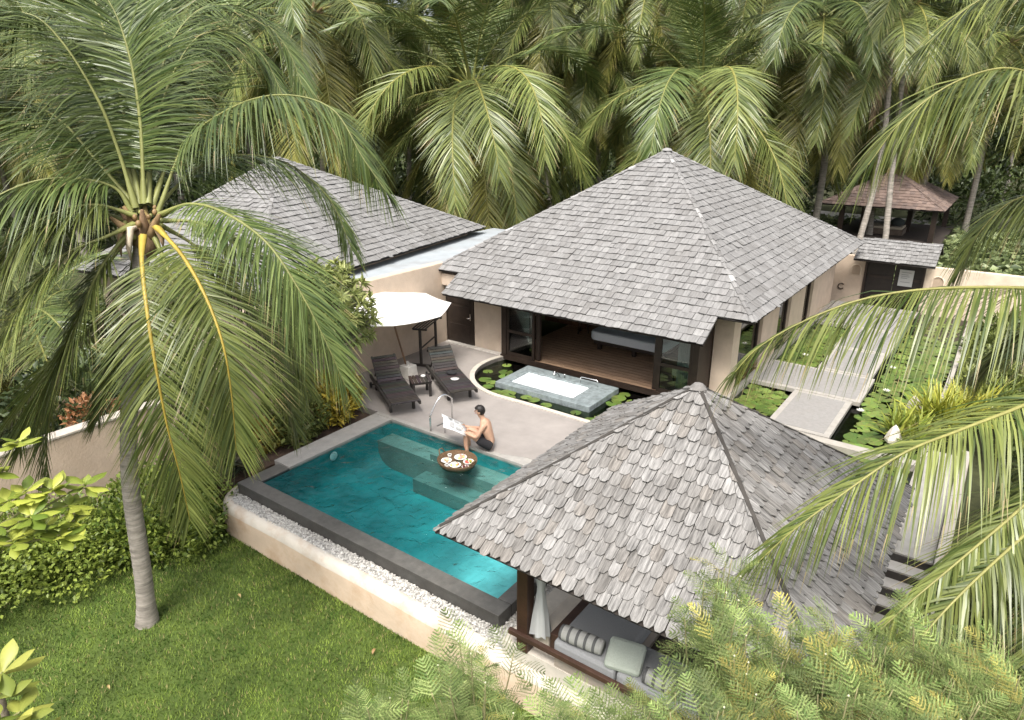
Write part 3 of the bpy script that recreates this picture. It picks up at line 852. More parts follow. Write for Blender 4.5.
# ------------------------------------------------------------------ boundary walls and gate
bw = thing('boundary_wall', (-13.3, 10, 0), 'tall cream plaster wall behind the loungers and parasol', 'wall')
g = MB(); g.bb(-13.45, -13.2, 7.6, 14.8, -.9, 2.4, CREAM); g.build('wall_face', M['plaster'], bw, bevel=.03)
bw = thing('garden_wall', (-13.3, 3, LZ), 'lower cream plaster wall behind the hedge and palm trunk', 'wall')
g = MB(); g.bb(-13.45, -13.2, -12, 7.59, -1.0, .95, (.56, .44, .335)); g.build('wall_face', M['plaster'], bw, bevel=.03)
g = MB(); g.bb(-13.47, -13.18, -12, 7.59, .952, 1.0, (.46, .41, .35)); g.build('wall_cap', M['whitestone'], bw, bevel=.01)
ew = thing('entrance_wall', (-1, 27.3, 0), 'cream plaster wall with small arched niches either side of the gate', 'wall')
g = MB()
g.bb(-13.1, -5.06, 27.2, 27.4, -.2, 1.62, CREAM); g.bb(-5.06, -4.02, 27.2, 27.4, -.2, 1.62, CREAM)
g.bb(-2.2, 14, 27.2, 27.4, -.2, 1.5, (.66, .55, .43))
g.build('wall_face', M['plaster'], ew, bevel=.02)
def niche(x, z, wd, hh):
    g = MB()
    pr = [(x - wd / 2, z), (x + wd / 2, z)] + [(x + wd / 2 * math.cos(R(a)), z + hh + wd / 2 * math.sin(R(a))) for a in range(0, 181, 20)]
    g.add([(a, 27.16, b) for a, b in pr] + [(a + .03, 27.195, b - .01) for a, b in pr], [tuple(range(len(pr), 2 * len(pr)))[::-1]], (.40, .31, .23))
    ins = [(x + (a - x) * 1.22, z + (b - z) * 1.16 - .02) for a, b in pr]
    n = len(pr)
    g.add([(a, 27.165, b) for a, b in pr] + [(a, 27.18, b) for a, b in ins], [(i, (i + 1) % n, n + (i + 1) % n, n + i)[::-1] for i in range(n)], (.66, .55, .43))
    g.build('niche', M['plaster'], ew)
niche(-4.35, .95, .3, .2); niche(-1.75, .82, .34, .2)
g = MB(); cc = Vector((-4.75, 27.17, .45))
for k in range(14):
    a = R(40 + 280 * k / 14); b = R(40 + 280 * (k + 1) / 14)
    g.bar(cc + Vector((.1 * math.cos(a), 0, .1 * math.sin(a))), cc + Vector((.1 * math.cos(b), 0, .1 * math.sin(b))), .03, .04, (.06, .045, .035), up=(0, 1, 0))
tag(g.build('wall_lamp', M['darkwood']), 'small dark ring shaped lamp on the entrance wall', 'lamp')
gt = thing('gate', (-3.1, 27.3, 0), 'dark wooden double gate under a small grey shingle roof', 'gate')
for (x0, x1) in ((-3.98, -3.12), (-3.1, -2.24)):
    g = MB(); g.bb(x0, x1, 27.25, 27.33, -.05, 1.8, (.022, .016, .013))
    for z in (.1, .9, 1.6): g.bb(x0 + .03, x1 - .03, 27.22, 27.25, z, z + .1, (.03, .02, .015))
    g.build('door', M['darkwood'], gt)
g = MB(); g.bb(-4.06, -3.985, 27.15, 27.42, -.1, 2.0, DWOOD); g.bb(-2.235, -2.16, 27.15, 27.42, -.1, 2.0, DWOOD); g.bb(-4.06, -2.16, 27.16, 27.4, 1.81, 1.95, DWOOD); g.build('gate_frame', M['darkwood'], gt)
g = MB()
shingle_face(g, (-4.35, 26.35, 1.62), (-1.85, 26.35, 1.62), (-4.35, 27.6, 2.2), .2, .17, .014, .15, 'sq', cols=SH, seed=9, top2=(-1.85, 27.6, 2.2))
shingle_face(g, (-1.85, 28.6, 1.72), (-4.35, 28.6, 1.72), (-1.85, 27.62, 2.2), .2, .2, .014, .15, 'sq', cols=SH, seed=10, top2=(-4.35, 27.62, 2.2))
g.build('roof', M['shingle'], gt)
nb = MB(); nb.bb(-2.95, -2.5, 27.2, 27.215, .72, 1.3, (.62, .62, .60))
for z, l in ((1.2, .3), (1.12, .22), (1.06, .26), (1.0, .2), (.86, .3)): nb.bb(-2.88, -2.88 + l, 27.196, 27.2, z, z + .018, (.3, .3, .3))
tag(nb.build('notice', M['paper']), 'pale grey notice sheet hanging on the dark gate', 'notice')

# ------------------------------------------------------------------ neighbouring villa
nv = thing('neighbour_villa', (-18, 14, 0), 'neighbouring villa with grey hipped shingle roof behind the tall wall', 'house')
F0 = Vector((-13.66, 8.87, 2.5)); R0 = Vector((-15.69, 19.83, 2.5))
perp = Vector((-(R0 - F0).y, (R0 - F0).x, 0)).normalized()
F1, R1 = F0 + perp * 6.6, R0 + perp * 6.6
NA = (F0 + R0) / 2 + perp * 4.3; NA.z = 5.15
g = MB()
shingle_face(g, F0, R0, NA, .215, .18, .014, .16, 'sq', cols=SH, seed=21)
shingle_face(g, F1, F0, NA, .215, .18, .014, .16, 'sq', cols=SH, seed=22)
shingle_face(g, R0, R1, NA, .24, .3, .014, .16, 'sq', cols=SH, seed=23)
shingle_face(g, R1, F1, NA, .24, .3, .014, .16, 'sq', cols=SH, seed=24)
rf = g.build('roof', M['shingle'], nv)
g = MB()
for e in (F0, F1, R0, R1): hip_caps(g, e, NA, .06, .24, SH, seed=int(abs(e.x * 5)))
g.build('ridge_cap', M['shingle'], rf)
g = MB()
q = [F0.lerp(NA, .1), R0.lerp(NA, .1), R1.lerp(NA, .1), F1.lerp(NA, .1)]
g.prism([(p.x, p.y) for p in q], -.5, 2.6, CREAM); g.build('wall', M['plaster'], nv)
g = MB(); g.prism([(-13.46, 9.2), (-13.46, 21.0), (-16.2, 21.0), (-16.2, 9.2)], 2.16, 2.3, (.33, .36, .38)); g.build('flat_roof', M['concrete'], nv)
g = MB(); g.prism([(-13.5, 14.9), (-13.5, 21.0), (-15.0, 21.0), (-15.0, 14.9)], -.5, 2.15, CREAM); g.build('wing_wall', M['plaster'], nv)

# ------------------------------------------------------------------ rear pavilion
pv = thing('garden_pavilion', (-5.5, 44, 0), 'open pavilion with reddish hipped roof and dark posts beyond the gate', 'pavilion')
g = MB()
A, B, C_, D_ = (-9.0, 41, 1.75), (-3.0, 41, 1.75), (-3.0, 48.5, 1.75), (-9.0, 48.5, 1.75)
T1 = (-6.0, 43.8, 3.45); T2 = (-6.0, 45.7, 3.45)
CL = [(.20, .145, .12), (.175, .125, .105), (.225, .165, .138), (.16, .12, .105)]
shingle_face(g, A, B, T1, .25, .24, .02, .15, 'sq', cols=CL, seed=31)
shingle_face(g, B, C_, T1, .25, .28, .02, .15, 'sq', cols=CL, seed=32, top2=T2)
shingle_face(g, C_, D_, T2, .25, .4, .02, .15, 'sq', cols=CL, seed=33)
shingle_face(g, D_, A, T2, .25, .28, .02, .15, 'sq', cols=CL, seed=34, top2=T1)
g.build('roof', M['clay'], pv)
g = MB(); g.bb(-8.3, -2.9, 40.6, 48.3, -.15, .12, (.05, .04, .035)); g.build('deck', M['slatwood'], pv)
for x, y in ((-7.8, 41.4), (-6.9, 42.6), (-4.9, 44.8), (-3.4, 41.4), (-7.8, 48), (-3.4, 48)):
    g = MB(); g.bb(x - .12, x + .12, y - .12, y + .12, .12, 1.95, DWOOD); g.build('post', M['darkwood'], pv)
bn = thing('bench', (-5.6, 43.4, .1), 'wide low bench with pale mat under the reddish pavilion', 'bench')
g = MB(); g.bb(-6.9, -4.9, 42.9, 44.4, .12, .42, (.12, .09, .07)); g.build('base', M['slatwood'], bn)
g = MB(); g.bb(-6.85, -4.95, 42.95, 44.35, .42, .55, (.42, .36, .28)); g.build('mat', M['fabric'], bn, bevel=.03)
g = MB(); g.blob((-5.3, 43.6, .75), (.35, .3, .25), (.06, .07, .07), 3); g.build('cushion', M['fabric'], bn)

# ------------------------------------------------------------------ sala (gazebo) in front
sala = thing('gazebo', (-2.62, 7.3, 0), 'near gazebo with pyramid roof of rounded weathered wooden shingles', 'gazebo')
x0, x1, y0, y1, ze = -4.85, -.4, 5.09, 9.54, 1.8
SA = Vector((-2.63, 7.32, 3.45))
c1, c2, c3, c4 = Vector((x0, y0, ze)), Vector((x1, y0, ze)), Vector((x1, y1, ze)), Vector((x0, y1, ze))
g = MB()
for i, (a, b) in enumerate(((c1, c2), (c2, c3), (c3, c4), (c4, c1))):
    shingle_face(g, a, b, SA, .158, .132, .012, .14, 'hex', cols=SH2, seed=41 + i, lift=.03)
rf = g.build('roof', M['thatch'], sala)
g = MB()
for e in (c1, c2, c3, c4): g.bar(e.lerp(SA, .02) + Vector((0, 0, .035)), SA + Vector((0, 0, .03)), .045, .03, (.05, .045, .04))
g.lathe(SA - Vector((0, 0, .05)), [(.11, .05), (.06, .10), (.0, .115)], 7, (.18, .17, .16), smooth=False)
g.build('hip_strip', M['roofdeck'], rf)
g = MB()
for (a, b) in ((c1, c2), (c2, c3), (c3, c4), (c4, c1)):
    ia = a.lerp(SA, .12) - Vector((0, 0, .13)); ib = b.lerp(SA, .12) - Vector((0, 0, .13))
    g.bar(ia, ib, .1, .14, DWOOD)
for e in (c1, c2, c3, c4): g.bar(e.lerp(SA, .05) - Vector((0, 0, .1)), SA - Vector((0, 0, .15)), .07, .1, DWOOD)
g.build('rafter', M['darkwood'], sala)
for (x, y) in ((-4.02, 5.80), (-1.25, 5.80), (-1.25, 8.83), (-4.02, 8.83)):
    g = MB(); g.bb(x - .08, x + .08, y - .08, y + .08, -.01, 1.95, (.045, .022, .014)); g.build('post', M['darkwood'], sala, bevel=.008)
g = MB()
g.bar((-4.2, 5.70, .26), (-1.2, 5.70, .26), .06, .07, (.06, .032, .022))
g.build('rail', M['darkwood'], sala, bevel=.006)
g = MB()
g.bb(-3.72, -3.58, 5.92, 8.8, 0, .30, (.06, .032, .022)); g.build('bench_edge', M['darkwood'], sala, bevel=.008)
g = MB(); g.bb(-3.55, -1.43, 5.76, 6.34, 0, .199, (.3, .26, .22)); g.bb(-3.55, -2.73, 6.343, 8.69, 0, .199, (.3, .26, .22)); g.build('bench_base', M['plaster'], sala)
g = MB(); g.bb(-2.70, -1.3, 6.44, 8.7, -.005, .012, (.035, .025, .02)); g.build('sunken_floor', M['darkwood'], sala)
g = MB(); g.bb(-3.95, -3.73, 5.9, 8.7, -.01, .24, (.62, .55, .47)); g.build('plinth', M['whitestone'], sala, bevel=.01)
mt = MB(); mt.bb(-3.56, -2.72, 5.74, 8.7, .2, .40, (.27, .275, .28))
tag(mt.build('daybed_mattress', M['fabric'], bevel=.04), 'grey daybed mattress under the gazebo roof, the larger of two', 'mattress')
mt = MB(); mt.bb(-2.70, -1.42, 5.74, 6.36, .2, .39, (.27, .275, .28))
tag(mt.build('daybed_mattress', M['fabric'], bevel=.04), 'narrow grey seat pad beside the dark gap under the gazebo', 'mattress')
def bolster(px0, px1, r, label):
    a, b = Vector(px0), Vector(px1); g = MB(); n = 15
    pts = [a.lerp(b, i / n) for i in range(n + 1)]
    for i in range(n):
        cc = (.33, .33, .31) if i % 3 else (.10, .10, .10)
        g.tube([pts[i], pts[i + 1]], [r * (1 - .12 * (abs(i - n / 2) / (n / 2)) ** 3), r * (1 - .12 * (abs(i + 1 - n / 2) / (n / 2)) ** 3)], 16, cc, cap=(i in (0, n - 1)))
    tag(g.build('bolster', M['fabric']), label, 'bolster')
bolster((-3.50, 5.83, .51), (-2.95, 5.88, .51), .10, 'striped grey bolster beside the gazebo curtain')
bolster((-2.38, 5.82, .49), (-1.8, 5.86, .49), .10, 'striped grey bolster on the narrow seat, half behind feathery leaves')
g = MB(); g.box((-2.68, 5.93, .50), (.44, .11, .38), (.34, .375, .325), Matrix.Rotation(R(12), 3, 'Z') @ Matrix.Rotation(R(-62), 3, 'X')); o = g.build('cushion', M['fabric'], bevel=.05)
tag(o, 'pale sage cushion leaning between the two striped bolsters', 'cushion')
# tied curtain
g = MB(); V = []; n = 20; zs = [(1.75, .07), (1.45, .08), (1.15, .07), (.98, .045), (.85, .06), (.6, .1), (.3, .13)]
for z, r in zs:
    for k in range(n):
        a = 2 * math.pi * k / n; rr = r * (1 + .28 * math.sin(k * 2.5 + z * 2))
        V.append((-3.83 + rr * math.cos(a), 5.86 + rr * .8 * math.sin(a), z))
g.add(V, [(i * n + k, i * n + (k + 1) % n, (i + 1) * n + (k + 1) % n, (i + 1) * n + k)[::-1] for i in range(len(zs) - 1) for k in range(n)], (.60, .61, .60), smooth=True)
tag(g.build('curtain', M['canvas']), 'pale tied back curtain hanging beside the near gazebo post', 'curtain')

# steps on the right
stp = thing('garden_steps', (-.3, 10.3, -.5), 'pale stone steps with dark risers going down right of the gazebo', 'steps')
yy = 10.9; zz = 0
for i in range(5):
    g = MB(); g.bb(-.60, .02, yy - .279, yy - .002, -1.0, zz - .15, (.40, .38, .35)); tr = g.build('tread', M['whitestone'], stp)
    g = MB(); g.bb(-.60, .02, yy - .02, yy + .004, zz - .149, zz - .03, (.035, .03, .027)); g.build('riser', M['darkstone'], stp)
    yy -= .28; zz -= .15
g = MB(); g.bb(.03, .2, 8.6, 15.2, -1.2, .16, (.42, .385, .34)); o = g.build('side_wall', M['plaster'], bevel=.02)
tag(o, 'low pale wall running along the garden steps', 'wall')

# ------------------------------------------------------------------ furniture on the terrace
def slat_lounger(pos, rz, label, back=34):
    t = thing('sun_lounger', pos, label, 'sun lounger', 'dark slatted sun loungers by the pool', rz)
    # local: x along the length (head at -x), y across
    L, W, H = 2.05, .68, .33
    def part(mb, n, mat=M['slatwood'], bevel=.006): return mb.build(n, mat, t, local=True, bevel=bevel)
    for sg in (-1, 1):
        g = MB(); g.bar((-L / 2, sg * W / 2, H - .05), (L / 2 + .06, sg * W / 2, H - .05), .05, .09, SLAT); part(g, 'side_rail')
    for x in (-.72, .74):
        for sg in (-1, 1):
            g = MB(); g.bb(x - .04, x + .04, sg * (W / 2 - .07) - .03, sg * (W / 2 - .07) + .03, 0, H - .09, SLAT); part(g, 'leg')
    hx = -.28
    g = MB(); x = hx
    while x < L / 2 + .02:
        g.bb(x, x + .07, -W / 2 + .02, W / 2 - .02, H, H + .022, tuple(c * random.uniform(.8, 1.3) for c in SLAT)); x += .088
    g.bb(hx, L / 2, -.2, -.16, H - .05, H - .003, SLAT); g.bb(hx, L / 2, .16, .2, H - .05, H - .003, SLAT)
    part(g, 'seat', bevel=.003)
    g = MB(); a = R(back); d = Vector((-math.cos(a), 0, math.sin(a))); n = Vector((math.sin(a), 0, math.cos(a)))
    for i in range(9):
        c = Vector((hx - .02, 0, H + .01)) + d * (.06 + .088 * i)
        g.box(c, (.07, W - .06, .022), tuple(q * random.uniform(.8, 1.3) for q in SLAT), Matrix.Rotation(a, 3, 'Y'))
    for y in (-W / 2 + .06, W / 2 - .06):
        g.bar(Vector((hx, y, H - .02)), Vector((hx, y, H - .02)) + d * .86, .04, .035, SLAT)
    part(g, 'backrest', bevel=.003)
    g = MB(); g.bar((hx - .62, -.25, H - .03), Vector((hx, -.25, H - .03)) + d * .5, .03, .03, SLAT); part(g, 'prop')
    for sg in (-1, 1):
        g = MB(); g.lathe((0, 0, 0), [(0, -.02), (.075, -.02), (.075, .02), (0, .02)], 16, (.02, .02, .02))
        o = part(g, 'wheel'); o.matrix_local = Matrix.Translation((-.9, sg * (W / 2 + .03), .09)) @ Matrix.Rotation(R(90), 4, 'X')
    g = MB(); g.bar((-.9, -W / 2 - .03, .09), (-.9, W / 2 + .03, .09), .03, .03, SLAT); part(g, 'axle')
    return t
slat_lounger((-11.25, 10.62, 0), math.atan2(-1.02, 1.72), 'dark slatted sun lounger nearer the yellow bush')
slat_lounger((-10.62, 11.95, 0), math.atan2(-1.06, 1.66), 'dark slatted sun lounger in front of the towel rack')

tb = thing('side_table', (-10.95, 11.22, 0), 'small dark slatted table between the two sun loungers', 'side table', rz=R(-36))
g = MB()
for i in range(6): g.bb(-.26, .26, -.25 + i * .085, -.18 + i * .085, .38, .405, tuple(q * random.uniform(.8, 1.25) for q in SLAT))
g.bb(-.24, -.2, -.24, .24, .33, .378, SLAT); g.bb(.2, .24, -.24, .24, .33, .378, SLAT)
g.build('tabletop', M['slatwood'], tb, local=True, bevel=.004)
for x in (-.21, .21):
    for y in (-.2, .2):
        g = MB(); g.bb(x - .03, x + .03, y - .03, y + .03, 0, .33, SLAT); g.build('leg', M['slatwood'], tb, local=True)
g = MB(); g.lathe((-10.98, 11.36, .405), [(.0, .0), (.05, .0), (.06, .03), (.05, .03), (.04, .01), (0, .01)], 14, (.75, .74, .72))
tag(g.build('ashtray', M['plain']), 'small white dish on the slatted side table', 'dish')
g = MB(); g.lathe((-10.32, 11.78, .353), [(0, 0), (.09, 0), (.11, .02), (0, .025)], 14, (.7, .68, .66))
tag(g.build('folded_cloth', M['fabric']), 'small white object lying on the lounger by the rack', 'cloth')
g = MB(); g.blob((-10.62, 12.0, .39), (.15, .11, .05), (.02, .02, .022), 5); 
tag(g.build('dark_bag', M['fabric']), 'small black bag lying on the lounger by the rack', 'bag')

um = thing('parasol', (-12.02, 11.9, 0), 'white fabric parasol with wooden pole over the loungers', 'parasol')
ub = Vector((-12.02, 11.9, 0)); ut = Vector((-12.85, 12.05, 2.06))
g = MB(); n = 8; V = [ut + Vector((0, 0, .05))]
for ring, (r, z) in enumerate(((.55, -.09), (1.15, -.22), (1.72, -.36))):
    for k in range(n * 4):
        c0 = 2 * math.pi * (k // 4 + .15) / n; c1 = 2 * math.pi * (k // 4 + 1.15) / n; f = (k % 4) / 4
        q = Vector((math.cos(c0), math.sin(c0), 0)).lerp(Vector((math.cos(c1), math.sin(c1), 0)), f)
        V.append(ut + q * r + Vector((0, 0, z - .03 * math.sin(math.pi * f) * ring / 2)))
m = n * 4
F = [(0, 1 + k, 1 + (k + 1) % m) for k in range(m)]
for r_ in range(2): F += [(1 + r_ * m + k, 1 + (r_ + 1) * m + k, 1 + (r_ + 1) * m + (k + 1) % m, 1 + r_ * m + (k + 1) % m) for k in range(m)]
g.add(V, F, (.86, .85, .82))
cn = g.build('canopy', M['canvas'], um)
sm = cn.modifiers.new('thickness', 'SOLIDIFY'); sm.thickness = .012
g = MB(); g.tube([ub + Vector((0, 0, .1)), ub.lerp(ut, .5), ut], .024, 10, (.20, .12, .07)); g.build('pole', M['darkwood'], um)
for k in range(8):
    a = 2 * math.pi * (k + .15) / 8
    g = MB(); g.bar(ut - Vector((0, 0, .02)), ut + Vector((1.66 * math.cos(a), 1.66 * math.sin(a), -.385)), .02, .02, (.2, .12, .07)); g.build('rib', M['darkwood'], um)
g = MB(); g.box(ub + Vector((0, 0, .16)), (.36, .36, .32), (.62, .59, .54), taper=.85); g.tube([ub + Vector((0, 0, .31)), ub + Vector((-.03, 0, .42))], .04, 10, (.5, .48, .45)); g.build('base', M['whitestone'], um, bevel=.02)

rk = thing('towel_rack', (-12.45, 13.3, 0), 'dark wooden towel rack standing by the cream wall', 'rack')
ra, rb = Vector((-12.28, 12.66, 0)), Vector((-12.72, 13.75, 0)); rd = (rb - ra).normalized(); rs_ = Vector((-rd.y, rd.x, 0))
for p in (ra, rb):
    g = MB(); g.bar(p + Vector((0, 0, .06)), p + Vector((0, 0, 1.02)), .06, .05, SLAT); g.build('upright', M['slatwood'], rk)
    g = MB(); g.bar(p - rs_ * .28 + Vector((0, 0, .03)), p + rs_ * .28 + Vector((0, 0, .03)), .07, .06, SLAT); g.build('foot', M['slatwood'], rk)
    g = MB(); g.bar(p - rs_ * .2 + Vector((0, 0, 1.04)), p + rs_ * .2 + Vector((0, 0, 1.04)), .05, .04, SLAT); g.build('top_arm', M['slatwood'], rk)
for k in (-2, -1, 0, 1, 2):
    g = MB(); g.bar(ra + rs_ * .085 * k - rd * .08 + Vector((0, 0, 1.08)), rb + rs_ * .085 * k + rd * .08 + Vector((0, 0, 1.08)), .035, .025, SLAT); g.build('rack_slat', M['slatwood'], rk)
g = MB(); g.bar(ra + Vector((0, 0, .5)), rb + Vector((0, 0, .5)), .03, .03, SLAT); g.build('crossbar', M['slatwood'], rk)

gr = thing('pool_handrail', (-9.3, 10.1, 0), 'bent steel grab rail at the pool edge left of the reader', 'handrail')
a, b = Vector((-9.32, 9.80, 0)), Vector((-9.22, 10.4, 0))
P = [a, a + Vector((0, 0, .36))]
for i in range(1, 12):
    t = i / 12; P.append(a.lerp(b, t) + Vector((0, 0, .36 + .26 * t + .24 * math.sin(math.pi * t))))
P += [b + Vector((0, 0, .6)), b]
g = MB(); g.tube(P, .02, 10, (.75, .75, .75)); g.build('rail', M['metal'], gr)
g = MB(); g.tube([(-9.02, 9.92, .012), (-9.02, 9.92, .2), (-9.05, 9.93, .23), (-9.22, 9.9, .12)], .014, 8, (.7, .7, .7)); g.build('lower_rail', M['metal'], gr)

# ------------------------------------------------------------------ floating tray with breakfast
BT = Vector((-8.0, 9.13, -.06))
tr = thing('floating_tray', BT, 'round woven breakfast tray floating on the pool by the reader', 'tray')
g = MB(); g.lathe(BT, [(0, .02), (.33, .02), (.36, .05), (.395, .10), (.41, .105), (.415, .085), (.39, .03), (.35, -.03), (0, -.04)], 32, (.14, .085, .045), sx=1.0, sy=.92)
g.build('basket', M['wicker'], tr)
for sx in (-1, 1):
    g = MB(); g.tube([BT + Vector((sx * .39, -.08, .10)), BT + Vector((sx * .44, -.04, .19)), BT + Vector((sx * .44, .04, .19)), BT + Vector((sx * .39, .08, .10))], .012, 8, (.22, .14, .07)); g.build('handle', M['wicker'], tr)
def dish(dx, dy, r, plate, lab, cat, bits):
    c = BT + Vector((dx, dy, .021))
    t = thing(cat, c, lab, cat, None)
    g = MB(); g.lathe(c, [(0, 0), (r * .6, 0), (r, .03), (r * .97, .036), (r * .6, .012), (0, .012)], 20, plate); g.build('dish', M['plain'], t)
    rs = random.Random(int(dx * 100 + dy * 7)); g = MB()
    for k in range(9):
        a = rs.uniform(0, 6.28); q = r * .6 * rs.random() ** .5
        g.blob(c + Vector((q * math.cos(a), q * math.sin(a), .03 + .012 * rs.random())), (r * .22, r * .2, .022), rs.choice(bits), k, 7)
    g.build('food', M['food'], t)
WH = (.78, .76, .72)
dish(-.2, -.1, .11, WH, 'white plate with bread at the left side of the floating tray', 'plate', [(.55, .38, .2), (.7, .6, .45)])
dish(-.06, .17, .13, WH, 'white plate of pink cut fruit at the back of the tray', 'plate', [(.6, .14, .12), (.7, .3, .25), (.75, .55, .2)])
dish(.19, .12, .11, WH, 'white plate with orange fruit and green leaves on the tray', 'plate', [(.75, .38, .05), (.15, .3, .05), (.7, .1, .08)])
dish(.06, -.14, .12, WH, 'white plate with eggs at the near side of the tray', 'plate', [(.8, .77, .7), (.75, .5, .08), (.45, .2, .12)])
dish(.27, -.08, .07, WH, 'little white bowl with dark jam at the right of the tray', 'bowl', [(.10, .02, .02), (.2, .05, .03)])
for (dx, dy, l) in ((-.27, .08, 'white coffee cup at the left rear of the tray'), (-.04, -.27, 'white coffee cup at the near rim of the tray')):
    c = BT + Vector((dx, dy, .022)); t = thing('cup', c, l, 'cup')
    g = MB(); g.lathe(c, [(.0, 0), (.03, 0), (.045, .06), (.04, .06), (.028, .01), (0, .01)], 16, WH); g.build('bowl', M['plain'], t)
    g = MB(); g.lathe(c, [(0, .045), (.037, .045)], 16, (.03, .015, .008)); g.build('coffee', M['food'], t)

# ------------------------------------------------------------------ person reading at the pool edge
PX = -7.78
SK = (.50, .30, .205)
def skin_chain(verts, edges, root=0, sub=2):
    me = bpy.data.meshes.new('person_mesh')
    me.from_pydata([v[0] for v in verts], edges, []); me.update()
    o = bpy.data.objects.new('tmp', me); COL.objects.link(o)
    m = o.modifiers.new('skin', 'SKIN'); m.use_smooth_shade = True
    for i, v in enumerate(verts):
        r = v[1]; me.skin_vertices[0].data[i].radius = r if isinstance(r, tuple) else (r, r)
        me.skin_vertices[0].data[i].use_root = (i == root)
    s = o.modifiers.new('sub', 'SUBSURF'); s.levels = sub; s.render_levels = sub
    dg = bpy.context.evaluated_depsgraph_get()
    r = bpy.data.meshes.new_from_object(o.evaluated_get(dg))
    bpy.data.objects.remove(o)
    return r
def flat_col(me, fn):
    n = len(me.loops); c = np.ones((n, 4), np.float32)
    for p in me.polygons:
        k = fn(p.center)
        for li in p.loop_indices: c[li, :3] = k
    ca = me.color_attributes.new('Col', 'FLOAT_COLOR', 'CORNER'); ca.data.foreach_set('color', c.ravel())
    me.polygons.foreach_set('use_smooth', [True] * len(me.polygons))
    return me
def pp(x, y, z): return (PX + x, y, z)
Bv, Be = [], []
def bone(p, r, parent=None):
    Bv.append((p, r)); i = len(Bv) - 1
    if parent is not None: Be.append((parent, i))
    return i
pel = bone(pp(0, 9.90, .14), (.135, .12))
wai = bone(pp(0, 9.90, .27), (.128, .095), pel)
che = bone(pp(0, 9.84, .46), (.168, .112), wai)
sho = bone(pp(0, 9.79, .60), (.13, .085), che)
nek = bone(pp(0, 9.75, .69), .05, sho)
hd0 = bone(pp(0, 9.72, .76), .066, nek)
hd1 = bone(pp(0, 9.69, .84), (.078, .092), hd0)
hd2 = bone(pp(0, 9.70, .92), (.07, .08), hd1)
for sg in (-1, 1):
    s1 = bone(pp(sg * .17, 9.79, .59), .058, sho)
    el = bone(pp(sg * .225, 9.66, .36), .043, s1)
    wr = bone(pp(sg * .13, 9.40, .42), .027, el)
    hn = bone(pp(sg * .115, 9.345, .44), (.022, .036), wr)
    hp = bone(pp(sg * .09, 9.90, .13), .105, pel)
    kn = bone(pp(sg * .11, 9.46, .40), .062, hp)
    k2 = bone(pp(sg * .11, 9.42, .36), .058, kn)
    ca = bone(pp(sg * .11, 9.42, .16), .053, k2)
    an = bone(pp(sg * .11, 9.45, -.13), .034, ca)
    he = bone(pp(sg * .11, 9.44, -.20), .036, an)
    to = bone(pp(sg * .12, 9.26, -.27), (.042, .022), he)
person = thing('person', pp(0, 9.88, 0), 'bare backed dark haired person in black shorts reading at the pool edge', 'person')
me = flat_col(skin_chain(Bv, Be, 0), lambda c: SK)
bo = link('body', me, M['skin'], person)
# fingers closed on the paper, one skinned chain each
for sg in (-1, 1):
    for k in range(4):
        x = sg * (.115 - .006 * k); z = .475 - .021 * k; y = 9.34
        l = (.032, .036, .034, .026)[k]
        ch = [(pp(x, y + .02, z - .006), .0095), (pp(x - sg * .004, y - l * .8, z), .0085), (pp(x - sg * .022, y - l * 1.5, z - .002), .008), (pp(x - sg * .042, y - l * 1.45, z - .004), .0065)]
        link('finger', flat_col(skin_chain(ch, [(0, 1), (1, 2), (2, 3)], 0, 1), lambda c: SK), M['skin'], bo)
    ch = [(pp(sg * .108, 9.36, .478), .011), (pp(sg * .088, 9.335, .495), .0095), (pp(sg * .068, 9.315, .492), .008)]
    link('thumb', flat_col(skin_chain(ch, [(0, 1), (1, 2)], 0, 1), lambda c: SK), M['skin'], bo)
HC = Vector(pp(0, 9.695, .865))
g = MB()
def cap(mb, c, rx, ry, rz, col, keep):
    n, m = 24, 14; V = []; idx = {}
    for i in range(m + 1):
        ph = math.pi * i / m
        for k in range(n):
            a = 2 * math.pi * k / n
            d = Vector((math.sin(ph) * math.cos(a), math.sin(ph) * math.sin(a), math.cos(ph)))
            j = 1 + .04 * noise.noise(d * 5)
            V.append(c + Vector((d.x * rx, d.y * ry, d.z * rz)) * j)
    F = []
    for i in range(m):
        for k in range(n):
            q = (i * n + k, (i + 1) * n + k, (i + 1) * n + (k + 1) % n, i * n + (k + 1) % n)
            ctr = sum((V[t] for t in q), Vector()) / 4 - c
            if keep(ctr): F.append(q)
    mb.add(V, F, col, smooth=True)
HT = Matrix.Rotation(R(18), 4, 'X')
cap(g, HC, .098, .115, .118, (.012, .009, .008), lambda d: d.z > .045 or (d.y > .015 and d.z > -.07) or (d.y > -.03 and d.z > .0))
g.build('hair', M['hair'], person)
g = MB(); g.tube([HC + Vector((0, -.082, .0)), HC + Vector((0, -.105, -.03)), HC + Vector((0, -.085, -.04))], [.010, .014, .01], 8, SK); g.build('nose', M['skin'], person)
for sg in (-1, 1):
    g = MB(); g.blob(HC + Vector((sg * .085, .0, -.02)), (.014, .024, .034), SK, 2, 8); g.build('ear', M['skin'], person)
    g = MB(); g.blob(HC + Vector((sg * .033, -.088, .004)), (.014, .01, .008), (.03, .02, .015), 2, 8); g.build('eye', M['hair'], person)
g = MB(); g.blob(HC + Vector((0, -.088, -.068)), (.026, .012, .008), (.35, .13, .11), 2, 8); g.build('mouth', M['skin'], person)
SB, SE = [], []
def sb(p, r, q=None):
    SB.append((p, r)); i = len(SB) - 1
    if q is not None: SE.append((q, i))
    return i
p0 = sb(pp(0, 9.915, .13), (.175, .165)); sb(pp(0, 9.91, .26), (.15, .118), p0)
